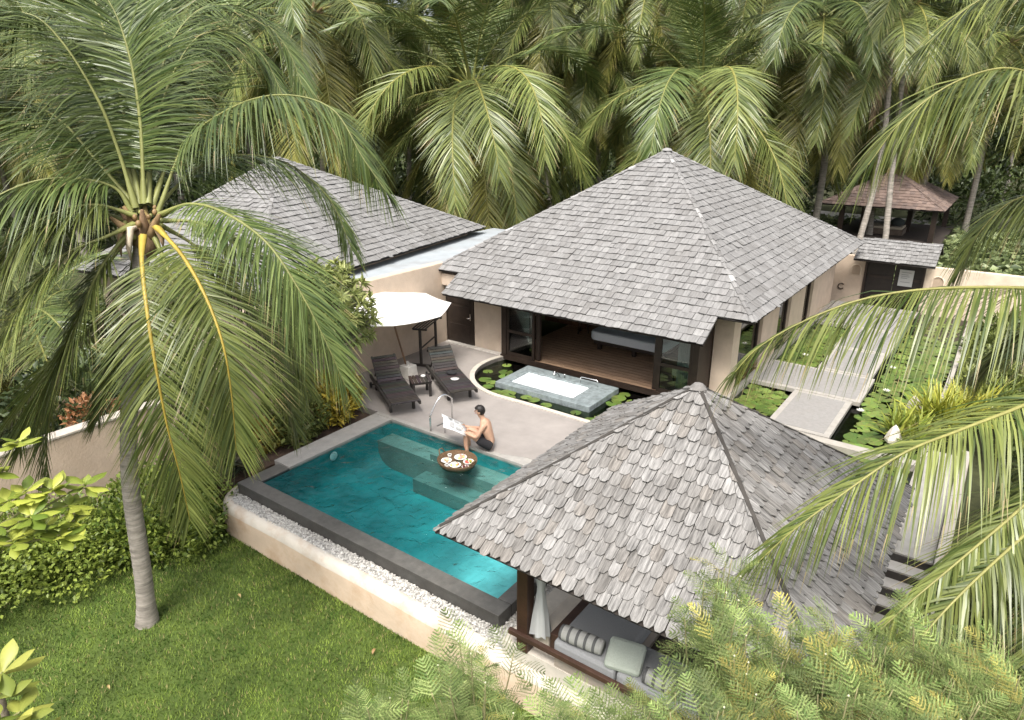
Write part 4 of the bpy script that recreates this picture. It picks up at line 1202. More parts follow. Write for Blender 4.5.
for sg in (-1, 1):
    q = sb(pp(sg * .095, 9.89, .14), .122, p0); sb(pp(sg * .108, 9.63, .285), .098, q)
link('shorts', flat_col(skin_chain(SB, SE, 0), lambda c: (.016, .015, .017)), M['fabric'], person)

person.rotation_euler.z = R(-62)
# the paper: a folded broadsheet with grey text columns
pc = Vector(pp(0, 9.25, .53)); pa = R(-58)
pu = Vector((1, 0, 0)); pv_ = Vector((0, math.cos(R(28)) * -1, math.sin(R(28)))); pn = pu.cross(pv_)
news = thing('newspaper', pc, 'open white newspaper held by the person at the pool', 'newspaper')
g = MB(); nx_ = 12
V = []
for j in range(5):
    for i in range(nx_ + 1):
        u = -.31 + .62 * i / nx_; v_ = -.16 + .50 * j / 4
        V.append(pc + pu * u + pv_ * v_ + pn * (.05 * abs(u) / .27 + .012 * math.sin(i * 1.3 + j)))
g.add(V, [(j * 13 + i, j * 13 + i + 1, (j + 1) * 13 + i + 1, (j + 1) * 13 + i) for j in range(4) for i in range(nx_)], (.80, .80, .79), smooth=True)
o = g.build('sheet', M['paper'], news); s_m = o.modifiers.new('thickness', 'SOLIDIFY'); s_m.thickness = .004
rs = random.Random(4)
for k, (u0, v0, ww, hh, c) in enumerate([(-.22, .12, .13, .09, .35), (-.22, -.02, .06, .1, .55), (-.12, -.03, .07, .12, .55), (.04, .1, .17, .1, .5), (.04, -.05, .07, .12, .55), (.14, -.06, .08, .13, .45), (-.2, -.12, .14, .06, .5)]):
    for sgn in (1, -1):
        g = MB()
        def sp(u, v_): return pc + pu * u + pv_ * v_ + pn * (.05 * abs(u) / .27 + sgn * .016)
        g.add([sp(u0, v0), sp(u0 + ww, v0), sp(u0 + ww, v0 + hh), sp(u0, v0 + hh)], [(0, 1, 2, 3)], (c, c, c * .98))
        g.build('print_block', M['paper'], o)

hip_ = Vector(pp(0, 9.88, 0))
news.location = hip_ + Matrix.Rotation(R(-62), 3, 'Z') @ (Vector(news.location) - hip_); news.rotation_euler.z = R(-45)

# ------------------------------------------------------------------ palms
def catmull(pts, n):
    pts = [Vector(p) for p in pts]
    P = [pts[0] * 2 - pts[1]] + pts + [pts[-1] * 2 - pts[-2]]
    out = []
    segs = len(pts) - 1
    for i in range(n + 1):
        t = i / n * segs; k = min(int(t), segs - 1); f = t - k
        a, b, c, d = P[k:k + 4]
        out.append(.5 * ((2 * b) + (c - a) * f + (2 * a - 5 * b + 4 * c - d) * f * f + (3 * b - 3 * c + d - a) * f ** 3))
    # even spacing
    L = [0]
    for i in range(n): L.append(L[-1] + (out[i + 1] - out[i]).length)
    res = []; j = 0
    for i in range(n + 1):
        s = L[-1] * i / n
        while j < n - 1 and L[j + 1] < s: j += 1
        f = (s - L[j]) / max(1e-6, L[j + 1] - L[j])
        res.append(out[j].lerp(out[j + 1], max(0, min(1, f))))
    return res, L[-1]

PALM_COLS = [((.042, .074, .017), (.15, .19, .056)), ((.062, .092, .022), (.215, .245, .068)), ((.12, .14, .03), (.36, .33, .085)), ((.042, .07, .014), (.215, .24, .065))]
def frond_mesh(pts, nl=70, ll=.8, wid=.02, seed=0, droop=.55, age=0, start=.14, vup=.25, segs=3, rib=.028, brown=0.0, ribcol=None):
    """One pinnate frond along pts (base to tip): two materials, leaflets and rib."""
    rs = random.Random(seed)
    C, L = catmull(pts, nl)
    V, F, MI, CC = [], [], [], []
    ca, cb = [Vector(c) for c in PALM_COLS[age]]
    n = 5
    prev = None; ribV = []
    for i, p in enumerate(C):
        t = i / nl
        T = (C[min(i + 1, nl)] - C[max(i - 1, 0)]).normalized()
        if prev is None:
            S = T.cross(Vector((0, 0, 1)))
            S = S.normalized() if S.length > .05 else Vector((1, 0, 0))
        else:
            S = (prev - T * prev.dot(T)).normalized()
            S0 = T.cross(Vector((0, 0, 1)))
            if S0.length > .35:
                S0.normalize()
                if S0.dot(S) < 0: S0 = -S0
                S = S.lerp(S0, .3).normalized()
        prev = S
        U = S.cross(T)
        r = rib * (1.5 - 1.25 * t) if t > .1 else rib * (2.6 - 11 * t)
        for k in range(n):
            a = 2 * math.pi * k / n
            ribV.append(p + S * math.cos(a) * r * 1.1 + U * math.sin(a) * r * .8)
        if t < start or i == nl + 1: continue
        q = (t - start) / (1 - start)
        prof = min(1, .5 + 1.9 * q) * (1 - .55 * max(0, q - .55) / .45)
        ang = R(70 - 40 * q)
        for sg in (-1, 1):
            if rs.random() < .03: continue
            l = ll * prof * rs.uniform(.85, 1.12)
            d = (S * sg * math.sin(ang) + T * math.cos(ang) + U * vup * rs.uniform(.3, 1.4)).normalized()
            d = (d + Vector((rs.gauss(0, .06), rs.gauss(0, .06), rs.gauss(0, .06)))).normalized()
            W = T - d * T.dot(d)
            W = W.normalized() if W.length > .05 else U.copy()
            W = (W + U * rs.uniform(-.5, .5)).normalized()
            base = len(V)
            pos = p + T * rs.uniform(-.4, .4) * L / nl
            ws = [.55, 1, .8, .45, .05] if segs == 4 else [.6, 1, .6, .05]
            dr = droop * rs.uniform(.7, 1.3)
            for m_ in range(segs + 1):
                wv = W * wid * ws[m_] * (.75 + .25 * prof)
                V.append(pos - wv); V.append(pos + wv)
                if m_ < segs:
                    d = (d + Vector((0, 0, -1)) * dr * (.85, .55, .35, .25)[m_]).normalized()
                    pos = pos + d * l / segs
            f = rs.random()
            c = ca.lerp(cb, f)
            tipy = rs.random() < (.12 + brown + .25 * max(0, q - .75))
            for m_ in range(segs):
                b = base + 2 * m_
                F.append((b, b + 1, b + 3, b + 2)); MI.append(0)
                if tipy and m_ >= segs - 1: CC.append((.27, .22, .10))
                else: CC.append(tuple(c))
    rb = len(V); V += ribV
    rc = ribcol or ((.24, .23, .06) if age else (.19, .20, .06))
    for i in range(nl):
        for k in range(n):
            F.append((rb + i * n + k, rb + i * n + (k + 1) % n, rb + (i + 1) * n + (k + 1) % n, rb + (i + 1) * n + k)); MI.append(1)
            q = i / nl
            CC.append(tuple(x * (1.15 - .35 * q) for x in rc))
    Vn = np.array([tuple(v) for v in V]); Fn = np.array(F)
    me = np_mesh('frond', Vn, Fn, np.array(CC))
    me.polygons.foreach_set('material_index', np.array(MI, dtype=np.int32))
    me.materials.append(M['frond']); me.materials.append(M['rachis'])
    return me

def planar_frond(e0, L, bend, n=9, twist=0):
    p = Vector((0, 0, 0)); out = [p.copy()]
    for i in range(n):
        t = (i + .5) / n
        e = max(R(-86), R(e0) - R(bend) * (t ** 1.15))
        a = twist * t
        p = p + Vector((math.cos(e) * math.cos(a), math.cos(e) * math.sin(a), math.sin(e))) * L / n
        out.append(p.copy())
    return out

VAR = []
for i, (e0, bend, age, dr) in enumerate([(82, 60, 0, .22), (70, 80, 0, .3), (58, 90, 0, .4), (46, 100, 0, .45), (34, 105, 0, .55), (20, 100, 1, .6), (8, 90, 1, .6), (-8, 78, 1, .55), (-24, 62, 1, .5), (-42, 44, 2, .45), (-60, 26, 2, .4), (30, 118, 1, .6), (-70, 16, 2, .35)]):
    VAR.append((e0, frond_mesh(planar_frond(e0, 5.0, bend, twist=random.uniform(-.35, .35)), nl=165, ll=1.22, wid=.0145, seed=100 + i, droop=dr * .62, age=age, segs=3)))

DEAD = []
PALM_COLS.append(((.16, .105, .055), (.34, .245, .14)))
for i in range(3):
    DEAD.append(frond_mesh(planar_frond(-50 - 9 * i, 4.4, 36, twist=random.uniform(-.4, .4)), nl=80, ll=.8, wid=.016, seed=200 + i, droop=.7, age=4, ribcol=(.32, .24, .13)))

def trunk_mesh(pts, r0, r1, flare=1.35, n=12, rings=40, col=(.26, .235, .205)):
    C, L = catmull(pts, rings)
    g = MB(); rad = []
    for i in range(rings + 1):
        t = i / rings
        r = r0 + (r1 - r0) * t
        r *= 1 + (flare - 1) * max(0, 1 - t * 9) ** 2
        r *= 1 + .045 * (i % 2) + .02 * noise.noise(Vector((i * .7, r0 * 9, 0)))
        rad.append(r)
    g.tube(C, rad, n, col)
    return g

coco_me = None
def coconut(parent, p, r, col, rs):
    g = MB(); g.blob((0, 0, 0), (r, r, r * 1.25), col, rs.randint(0, 99), 9)
    o = g.build('coconut', M['rachis'], parent, local=True)
    o.location = p; return o

def crown_heart(parent, hub, rs, s=1.0, local=True):
    g = MB()
    for k in range(7):
        a = rs.uniform(0, 6.28); e = rs.uniform(.5, 1.3)
        d = Vector((math.cos(a) * math.cos(e), math.sin(a) * math.cos(e), math.sin(e)))
        c0 = hub + Vector((0, 0, -.25 * s))
        g.tube([c0, c0 + d * .28 * s, c0 + d * .55 * s], [.09 * s, .07 * s, .02 * s], 6, rs.choice([(.25, .17, .09), (.32, .24, .10), (.20, .13, .08)]))
    g.blob(hub + Vector((0, 0, -.2 * s)), (.17 * s, .17 * s, .26 * s), (.22, .15, .09), 3, 10)
    return g.build('crown_fibre', M['fibre'], parent, local=True)

def palm(hub, base, label, group=None, n=24, sc=1.0, seed=0, r=.14, nuts=0, lo=-66, hi=80, name='palm_tree'):
    rs = random.Random(seed)
    t = thing(name, base, label, 'palm tree', group)
    h = Vector(hub) - Vector(base)
    mid = h * .5 + Vector((rs.uniform(-.5, .5), rs.uniform(-.5, .5), 0))
    trunk_mesh([Vector((0, 0, -.1)), mid, h - Vector((0, 0, .1))], r * 1.15, r * .8).build('trunk', M['trunk'], t, local=True)
    crown_heart(t, h, rs, sc)
    a0 = rs.uniform(0, 6.28)
    for k in range(n):
        q = k / (n - 1)
        e = hi + (lo - hi) * q ** .85 + rs.uniform(-7, 7)
        az = a0 + k * 2.39996 + rs.uniform(-.25, .25)
        me = min(VAR, key=lambda v: abs(v[0] - e) + rs.random() * 6)[1]
        o = bpy.data.objects.new('frond', me); COL.objects.link(o); o.parent = t
        o.location = h + Vector((math.cos(az) * .1, math.sin(az) * .1, -.16 * q))
        s = sc * rs.uniform(.86, 1.1) * (.82 if q < .12 else 1)
        o.scale = (s, s, s); o.rotation_euler = (rs.uniform(-.08, .08), rs.uniform(-.08, .08), az)
    for k in range(rs.choice((0, 1, 1, 2))):
        o = bpy.data.objects.new('dead_frond', rs.choice(DEAD)); COL.objects.link(o); o.parent = t
        o.location = h - Vector((0, 0, .3)); o.scale = (sc * .85,) * 3; o.rotation_euler = (0, 0, rs.uniform(0, 6.28))
    for k in range(nuts):
        a = rs.uniform(0, 6.28)
        coconut(t, h + Vector((math.cos(a) * .26, math.sin(a) * .26, -.35 + rs.uniform(-.2, .12))) * 1, .12 * sc, rs.choice([(.30, .22, .06), (.22, .22, .05), (.36, .24, .06)]), rs)
    return t

def far_palm(px, py, d, label, group=None, **k):
    k['n'] = int(k['n'] * 1.45)
    hub = at(px, py, d)
    base = Vector((hub.x + random.uniform(-.8, .8), hub.y + random.uniform(-.8, .8), -.12))
    return palm(hub, base, label, group, **k)
G_ = 'coconut palms behind the villas'
BP = [
 (472, 88, 30, 'coconut palm with yellowish hanging fronds between the two big roofs', 1.6, 25, 0),
 (702, 92, 29.5, 'coconut palm directly behind the peak of the main villa roof', 1.55, 25, 0),
 (826, 26, 29, 'coconut palm with yellow green fronds and nuts above the reddish pavilion', 1.25, 24, 6),
 (310, 12, 30, 'coconut palm behind the neighbouring roof, trunk hidden by arching fronds', 1.5, 24, 0),
 (944, 84, 37, 'coconut palm rising behind the reddish pavilion, partly behind near fronds', 1.1, 22, 3),
 (600, 62, 38, 'dark coconut palm set back between the two front palms', 1.1, 24, 0),
 (392, 30, 37, 'dark coconut palm set back left of the yellowish one', 1.1, 24, 0),
 (548, -6, 36, 'tall coconut palm cut by the top edge left of centre', 1.15, 24, 0),
 (650, -20, 35, 'tall coconut palm at the top edge over the roof peak', 1.15, 24, 0),
 (764, -8, 35, 'tall coconut palm at the top edge left of the nut bearing one', 1.15, 24, 0),
 (905, -16, 34, 'tall coconut palm at the top edge above the pavilion', 1.1, 24, 0),
 (232, 22, 36, 'coconut palm behind the crown of the big garden palm', 1.15, 24, 0),
 (150, 30, 33, 'coconut palm at upper left, mostly behind the garden palm fronds', 1.1, 24, 0),
 (40, 55, 31, 'coconut palm at the far upper left edge', 1.1, 24, 0),
 (1010, 40, 35, 'coconut palm in the upper right corner behind near fronds', 1.1, 24, 0),
 (470, -40, 37, 'very tall coconut palm whose fronds hang in from the top edge', 1.15, 24, 0),
 (848, 95, 42, 'dark coconut palm with pale trunk left of the pavilion roof', 1.05, 22, 0),
 (-30, 90, 34, 'coconut palm just outside the left edge with fronds reaching in', 1.1, 22, 0),
]
for i, (px, py, d, lab, sc, n, nuts) in enumerate(BP):
    far_palm(px, py, d, lab, G_, n=n, sc=sc, seed=50 + i, nuts=nuts)
rs = random.Random(77)
for i in range(22):
    px = -80 + i * 56 + rs.uniform(-20, 20)
    d = rs.uniform(46, 62); py = rs.uniform(-10, 95)
    far_palm(px, py, d, 'distant coconut palm deep in the grove behind the front row', 'coconut palms deep in the grove', n=18, sc=1.25, seed=300 + i)

# two bare trunks standing before the pavilion
for (p0, p1, lab) in (((848, 268), (884, 150), 'pale leaning palm trunk in front of the reddish pavilion'), ((885, 268), (902, 120), 'upright grey palm trunk in front of the reddish pavilion')):
    b = gnd(*p0, -.12); 
    b = b * (37 / 43.0); b.z = -.12
    dd = (b - Vector((0, 0, CAM_H)))
    dep = (-b.x * ST + b.y * CT) * CP - (b.z - CAM_H) * SP
    h = at(p1[0], p1[1] - 60, dep + .6)
    h.z += 2.2; palm(h, b, lab, None, n=18, sc=.95, seed=int(p0[0]), r=.105, lo=-12)

# ------------------------------------------------------------------ the big garden palm
hb = gnd(147, 622, LZ)
hub = at(143, 226, 8.6)
gp = thing('palm_tree', hb, 'big coconut palm on the lawn with grey curved trunk, in front of the hedge', 'palm tree')
def lp_(v): return Vector(v) - hb
trunk_mesh([lp_(hb) + Vector((0, 0, -.08)), lp_(at(143, 575, 10.2)), lp_(at(131, 490, 9.75)), lp_(at(129, 420, 9.4)), lp_(at(134, 340, 9.0)), lp_(at(141, 262, 8.7)), lp_(at(143, 235, 8.6))], .125, .092, 1.45, 16, 90, (.30, .27, .235)).build('trunk', M['trunk'], gp, local=True)
crown_heart(gp, lp_(hub), random.Random(5), .95)
HERO = [
 # (px, py, depth) from base to tip, leaflet length, droop, age
 ([(158, 212, 8.55), (185, 145, 8.5), (230, 109, 8.3), (281, 95, 8.1), (332, 109, 8.0), (363, 158, 7.95), (385, 190, 7.95)], 1.08, 0.64, 0),
 ([(160, 215, 8.5), (190, 204, 8.2), (225, 213, 8.0), (266, 242, 7.8), (298, 288, 7.75), (325, 340, 7.8), (345, 385, 7.9)], 0.99, 0.37, 0),
 ([(156, 226, 8.5), (184, 258, 8.1), (208, 302, 7.9), (224, 349, 7.85), (232, 400, 8.0), (236, 450, 8.2)], 1.04, 0.28, 1),
 ([(143, 236, 8.4), (142, 262, 8.1), (147, 310, 7.9), (155, 362, 7.95), (167, 425, 8.2), (180, 475, 8.5), (190, 520, 8.8)], 0.94, 0.28, 1),
 ([(132, 212, 8.55), (113, 187, 8.4), (62, 178, 8.1), (10, 190, 7.9), (-40, 225, 7.8), (-75, 280, 7.8)], 1.10, 0.59, 0),
 ([(134, 224, 8.5), (108, 236, 8.2), (66, 254, 8.0), (36, 283, 7.9), (12, 320, 7.85), (-10, 370, 7.9), (-22, 430, 8.0)], 1.04, 0.37, 1),
 ([(140, 205, 8.6), (127, 133, 8.8), (117, 78, 9.0), (101, 20, 9.2), (84, -30, 9.4), (60, -75, 9.5)], 1.04, 0.22, 0),
 ([(136, 208, 8.55), (118, 150, 8.4), (98, 100, 8.2), (62, 42, 8.0), (28, 14, 7.9), (-20, 20, 7.8), (-60, 60, 7.75)], 1.10, 0.59, 0),
 ([(148, 204, 8.6), (152, 130, 8.9), (168, 50, 9.2), (203, 8, 9.4), (250, 12, 9.5), (285, 45, 9.5), (302, 85, 9.5)], 1.04, 0.37, 0),
 ([(152, 206, 8.65), (180, 130, 9.1), (215, 60, 9.5), (240, 0, 9.8), (270, -40, 10.0)], 0.99, 0.25, 0),
 ([(150, 215, 8.8), (195, 170, 9.3), (240, 155, 9.7), (290, 165, 10.0), (330, 200, 10.2), (352, 250, 10.3)], 0.99, 0.55, 0),
 ([(140, 215, 8.8), (105, 160, 9.2), (60, 130, 9.6), (15, 135, 9.9), (-30, 165, 10.1)], 1.04, 0.37, 0),
 ([(138, 228, 8.6), (110, 262, 8.5), (78, 320, 8.5), (55, 385, 8.6), (47, 440, 8.8), (48, 485, 9.0)], 0.88, 0.28, 1),
 ([(146, 230, 8.8), (140, 300, 9.0), (118, 360, 9.2), (98, 420, 9.5)], 0.83, 0.25, 1),
 ([(156, 222, 8.8), (200, 250, 9.0), (245, 300, 9.2), (280, 370, 9.5), (296, 430, 9.8)], 0.94, 0.31, 1),
 ([(132, 222, 8.7), (90, 212, 8.9), (40, 225, 9.1), (0, 260, 9.3), (-25, 320, 9.5)], 0.99, 0.37, 0),
 ([(142, 206, 8.7), (140, 110, 9.2), (150, 30, 9.7), (158, -40, 10.1)], 0.94, 0.15, 0),
 ([(150, 210, 8.4), (165, 150, 7.9), (178, 110, 7.4), (190, 85, 6.9)], 0.66, 0.19, 0),
 ([(140, 206, 8.7), (110, 120, 9.0), (70, 75, 9.2), (20, 70, 9.4), (-20, 100, 9.5)], 1.10, 0.37, 0),
 ([(146, 204, 8.7), (160, 110, 8.9), (190, 45, 9.0), (225, 30, 9.1), (262, 55, 9.2), (285, 100, 9.2)], 1.04, 0.55, 0),
 ([(138, 208, 8.6), (100, 165, 8.5), (60, 120, 8.4), (15, 100, 8.4), (-30, 115, 8.4)], 1.10, 0.55, 0),
 ([(144, 204, 8.6), (140, 120, 8.5), (128, 50, 8.4), (108, 0, 8.35), (75, -30, 8.3)], 1.10, 0.31, 0),
 ([(136, 216, 8.5), (95, 205, 8.2), (50, 215, 8.0), (12, 245, 7.9), (-20, 300, 7.9)], 1.10, 0.55, 1),
 ([(150, 226, 8.6), (172, 280, 8.5), (190, 340, 8.5), (200, 400, 8.7), (203, 450, 8.9)], 0.94, 0.28, 1),
 ([(158, 220, 8.7), (205, 225, 8.7), (250, 260, 8.8), (285, 320, 9.0), (305, 385, 9.2)], 0.99, 0.34, 1),
 ([(134, 226, 8.5), (100, 270, 8.3), (70, 340, 8.3), (40, 400, 8.4), (20, 450, 8.6)], 0.99, 0.31, 1),
 ([(140, 222, 8.9), (120, 300, 9.3), (60, 360, 9.7), (10, 420, 10.1)], 0.88, 0.31, 1),
]
for i, (pts, ll, dr, age) in enumerate(HERO):
    if pts[-1][2] == 6.9: continue
    P = [lp_(at(*p)) for p in pts]
    link('frond', frond_mesh(P, nl=235, ll=ll * 1.06, wid=.0105, seed=500 + i, droop=dr, age=age, segs=4, rib=.019, ribcol=(.36, .27, .05) if i in (2, 3) else (.20, .21, .07)), None, gp, local=True)
rs = random.Random(8)
for k in range(26):
    a = rs.uniform(0, 6.28)
    p = lp_(hub) + Vector((math.cos(a) * rs.uniform(.08, .26), math.sin(a) * rs.uniform(.08, .26), rs.uniform(-.12, .22)))
    coconut(gp, p, rs.uniform(.022, .036), rs.choice([(.24, .24, .08), (.2, .2, .07), (.26, .17, .08)]), rs)
# dry sheaths and old flower stalks
for k, (a, l, dz) in enumerate(((3.4, .4, -.3), (4.4, .4, -.35), (5.2, .4, -.28), (2.6, .4, -.2), (.2, .4, -.25), (3.9, .45, -.2), (4.9, .3, -.4))):
    d = Vector((math.cos(a), math.sin(a), 0)); p = lp_(hub)
    g = MB(); g.tube([p + d * .08, p + d * (.1 + l * .35), p + d * (.1 + l * .5) + Vector((0, 0, dz * .6)), p + d * (.1 + l * .5) + Vector((0, 0, dz))], [.025, .045, .03, .006], 7, rs.choice([(.45, .36, .26), (.38, .27, .17), (.52, .44, .34)]))
    g.build('dry_sheath', M['fibre'], gp, local=True)

# ------------------------------------------------------------------ near palm on the right, its crown outside the frame
rh = at(1185, 335, 6.4)
rbase = Vector((rh.x + .4, rh.y + .5, -.95))
rp = thing('palm_tree', rbase, 'near coconut palm whose long fronds reach in from the right edge', 'palm tree')
def rp_(v): return Vector(v) - rbase
trunk_mesh([Vector((0, 0, -.1)), rp_(rh) * .5 + Vector((.2, 0, 0)), rp_(rh)], .17, .12, 1.3, 14, 60).build('trunk', M['trunk'], rp, local=True)
crown_heart(rp, rp_(rh), random.Random(6), 1.0)
RF = [
 ([(1172, 325, 6.4), (1100, 297, 6.3), (1024, 288, 6.25), (930, 289, 6.3), (860, 300, 6.4), (800, 323, 6.5), (758, 348, 6.6), (735, 372, 6.7)], .98, .8, 3),
 ([(1172, 340, 6.3), (1100, 370, 6.0), (1024, 405, 5.8), (960, 430, 5.7), (900, 455, 5.65), (830, 503, 5.7), (790, 533, 5.75), (755, 565, 5.85)], .88, .65, 3),
 ([(1172, 318, 6.4), (1130, 200, 6.1), (1080, 110, 5.9), (1020, 70, 5.8), (960, 80, 5.8), (905, 118, 5.85), (868, 165, 5.95)], 1.0, .6, 3),
 ([(1178, 312, 6.5), (1150, 160, 6.3), (1110, 40, 6.2), (1050, -20, 6.15), (980, 0, 6.2), (925, 45, 6.3)], 1.0, .6, 3),
 ([(1175, 330, 6.5), (1120, 240, 6.6), (1065, 195, 6.7), (1015, 200, 6.8), (980, 232, 6.95), (962, 268, 7.1)], .8, .7, 1),
 ([(1175, 345, 6.2), (1100, 430, 5.8), (1024, 505, 5.5), (960, 560, 5.35), (915, 598, 5.3), (880, 630, 5.3)], .62, .95, 1),
 ([(1178, 352, 6.2), (1110, 460, 5.7), (1030, 530, 5.4), (965, 590, 5.2), (920, 640, 5.15), (895, 685, 5.15)], .8, .55, 1),
 ([(1180, 350, 6.3), (1140, 470, 6.0), (1080, 580, 5.8), (1030, 660, 5.75)], .75, .5, 1),
 ([(1178, 332, 6.5), (1110, 315, 6.8), (1055, 318, 7.1), (1015, 335, 7.4), (985, 365, 7.6)], .9, .6, 1),
 ([(1195, 320, 6.4), (1270, 200, 6.4), (1360, 150, 6.4), (1450, 200, 6.4)], .9, .6, 0),
 ([(1195, 340, 6.4), (1290, 360, 6.3), (1380, 450, 6.2), (1420, 580, 6.2)], .9, .6, 1),
 ([(1190, 335, 6.8), (1230, 200, 7.6), (1260, 120, 8.4), (1280, 110, 9.2)], .9, .5, 0),
 ([(1185, 318, 6.3), (1190, 180, 5.9), (1180, 60, 5.5), (1150, -20, 5.2)], .9, .4, 0),
]
for i, (pts, ll, dr, age) in enumerate(RF):
    P = [rp_(at(*p)) for p in pts]
    link('frond', frond_mesh(P, nl=250, ll=ll * 1.15, wid=.0095, seed=700 + i, droop=dr, age=age, segs=4, rib=.019, brown=.12, ribcol=(.26, .25, .08)), None, rp, local=True)

# ------------------------------------------------------------------ shrubs, hedge, bushes
def shrub(name, loc, lumps, n, l, w_, ca, cb, label, cat, group=None, up=.4, inner=.55, stems=4, mat='leaf', seed=0):
    t = thing(name, loc, label, cat, group)
    me = lump_leaves('foliage', lumps, n, l, w_, ca, cb, up, inner)
    link('foliage', me, M[mat], t)
    rs = random.Random(seed); g = MB()
    L = list(lumps)
    for k in range(stems):
        q = L[k % len(L)]
        b = Vector(loc) + Vector((rs.uniform(-.15, .15), rs.uniform(-.15, .15), -.05))
        e = Vector(q[:3]) + Vector((rs.uniform(-.2, .2) * q[3], rs.uniform(-.2, .2) * q[4], .3 * q[5]))
        if (e - b).length > .05: g.tube([b, b.lerp(e, .5) + Vector((rs.uniform(-.08, .08), rs.uniform(-.08, .08), 0)), e], [.03, .022, .008], 6, (.16, .12, .08))
    if stems: g.build('stem', M['bark'], t)
    return t
# hedge along the garden wall
lm = []
rs = random.Random(12)
for i in range(46):
    q = i / 45
    x = -12.2 + rs.uniform(-.55, .55) + .55 * q; y = -2.5 + 7.9 * q + rs.uniform(-.3, .3)
    lm.append((x, y, LZ + .42 + rs.uniform(0, .36), .62, .62, .52))
for (x, y, z, r) in ((-10.9, 5.0, -.45, .5), (-10.6, 4.7, -.55, .4), (-11.3, 5.3, -.35, .55), (-10.75, 5.35, -.4, .42), (-11.2, 4.4, -.5, .5), (-11.6, 5.9, -.3, .5), (-10.5, 5.15, -.5, .36)): lm.append((x, y, z, r, r, r))
shrub('hedge', (-12, 1.5, LZ), lm, 44000, .08, .025, (.045, .09, .012), (.32, .39, .07), 'dense bright green hedge between lawn and cream garden wall', 'hedge', up=.5, inner=.45, stems=30)
# frangipani by the parasol: rosettes
def rosette_tree(name, loc, tips, nl, l, w_, ca, cb, label, cat, trunk_r=.05, seed=0, mat='leaf'):
    t = thing(name, loc, label, cat)
    rs = random.Random(seed); P, D, Ls, Ws, C = [], [], [], [], []
    ca, cb = Vector(ca), Vector(cb)
    for (tp, ax) in tips:
        ax = Vector(ax).normalized(); u = ax.orthogonal().normalized(); v = ax.cross(u)
        for k in range(nl):
            a = k * 2.4 + rs.uniform(-.2, .2); e = rs.uniform(.0, 1.0)
            d = (u * math.cos(a) + v * math.sin(a)) * math.cos(e) + ax * math.sin(e)
            P.append(tuple(Vector(tp) - ax * .04 * rs.random())); D.append(tuple(d + Vector((0, 0, -.1)))); s = rs.uniform(.7, 1.15)
            Ls.append(l * s); Ws.append(w_ * s); c = ca.lerp(cb, rs.random()); C.append(tuple(c))
    link('foliage', leaf_cloud('foliage', np.array(P), np.array(D), np.array(Ls), np.array(Ws), np.array(C)), M[mat], t)
    g = MB(); b = Vector(loc)
    ctr = sum((Vector(p) for p, _ in tips), Vector()) / len(tips)
    fork = b.lerp(Vector((ctr.x, ctr.y, ctr.z)), .55)
    g.tube([b, b.lerp(fork, .5) + Vector((.04, .03, 0)), fork], [trunk_r * 1.3, trunk_r, trunk_r * .8], 8, (.22, .19, .16))
    for (tp, ax) in tips:
        g.tube([fork, fork.lerp(Vector(tp), .6) - Vector((0, 0, .08)), Vector(tp)], [trunk_r * .55, trunk_r * .4, trunk_r * .22], 5, (.22, .20, .15))
    g.build('stem', M['bark'], t)
    return t
rs = random.Random(21); tips = []
for k in range(210):
    a = rs.uniform(0, 6.28); e = rs.uniform(-.7, 1.4); r = rs.uniform(.45, 1.1)
    c = Vector((-12.05, 9.4, 2.25)); d = Vector((math.cos(a) * math.cos(e), math.sin(a) * math.cos(e), math.sin(e)))
    tips.append((c + Vector((d.x * 1.1, d.y * 1.1, d.z * 1.15)) * r, d + Vector((0, 0, .4))))
rosette_tree('frangipani_tree', (-12.35, 9.5, -.1), tips, 17, .26, .036, (.19, .23, .06), (.46, .49, .18), 'light green frangipani tree with leaf rosettes beside the white parasol', 'tree', .05, 3)
# crotons and planting along the left of the pool
tag(MB().prism([(-13.15, 5.9), (-11.06, 5.9), (-11.06, 9.84), (-13.15, 9.84)], -.7, -.14, (.07, .045, .03)).build('planting_bed', M['soil']), kind='structure')
shrub('croton_bush', (-11.75, 9.35, -.14), [(-11.75, 9.4, .35, .42, .42, .42), (-11.5, 9.05, .22, .38, .36, .34), (-12.0, 9.1, .5, .42, .4, .4), (-11.9, 9.7, .42, .36, .34, .36)], 2600, .15, .026, (.20, .20, .03), (.62, .46, .06), 'yellow leaved croton bush at the end of the pool coping near the lounger', 'bush', up=.7)
shrub('green_bush', (-11.7, 8.4, -.14), [(-11.7, 8.4, .25, .5, .5, .42), (-11.5, 7.9, .15, .42, .4, .35), (-12.2, 8.2, .4, .45, .45, .45)], 2600, .14, .03, (.05, .08, .02), (.20, .22, .06), 'dull green bush beside the left pool coping under the palm fronds', 'bush', up=.6)
shrub('croton_bush', (-11.75, 7.2, -.14), [(-11.8, 7.3, .1, .38, .4, .34), (-12.2, 7.0, .25, .4, .4, .4)], 1800, .14, .024, (.13, .13, .03), (.45, .33, .06), 'orange tinted croton bush behind the hanging palm fronds left of the pool', 'bush', up=.7)
tips = [(Vector((-11.35 + random.uniform(-.25, .25), 6.25 + random.uniform(-.25, .25), -.02 + random.uniform(0, .35))), (random.uniform(-.4, .4), random.uniform(-.4, .4), 1)) for _ in range(9)]
rosette_tree('cordyline_plant', (-11.35, 6.25, -.16), tips, 13, .42, .032, (.028, .04, .018), (.10, .085, .04), 'dark strappy leaved plant at the left corner of the pool', 'plant', .02, 5)
shrub('orange_shrub', (-14.1, 5.2, -.9), [(-14.1, 5.2, .75, .5, .6, .45)], 500, .13, .03, (.16, .07, .03), (.36, .17, .07), 'rusty orange leaved shrub just behind the cream garden wall', 'bush', up=.5)
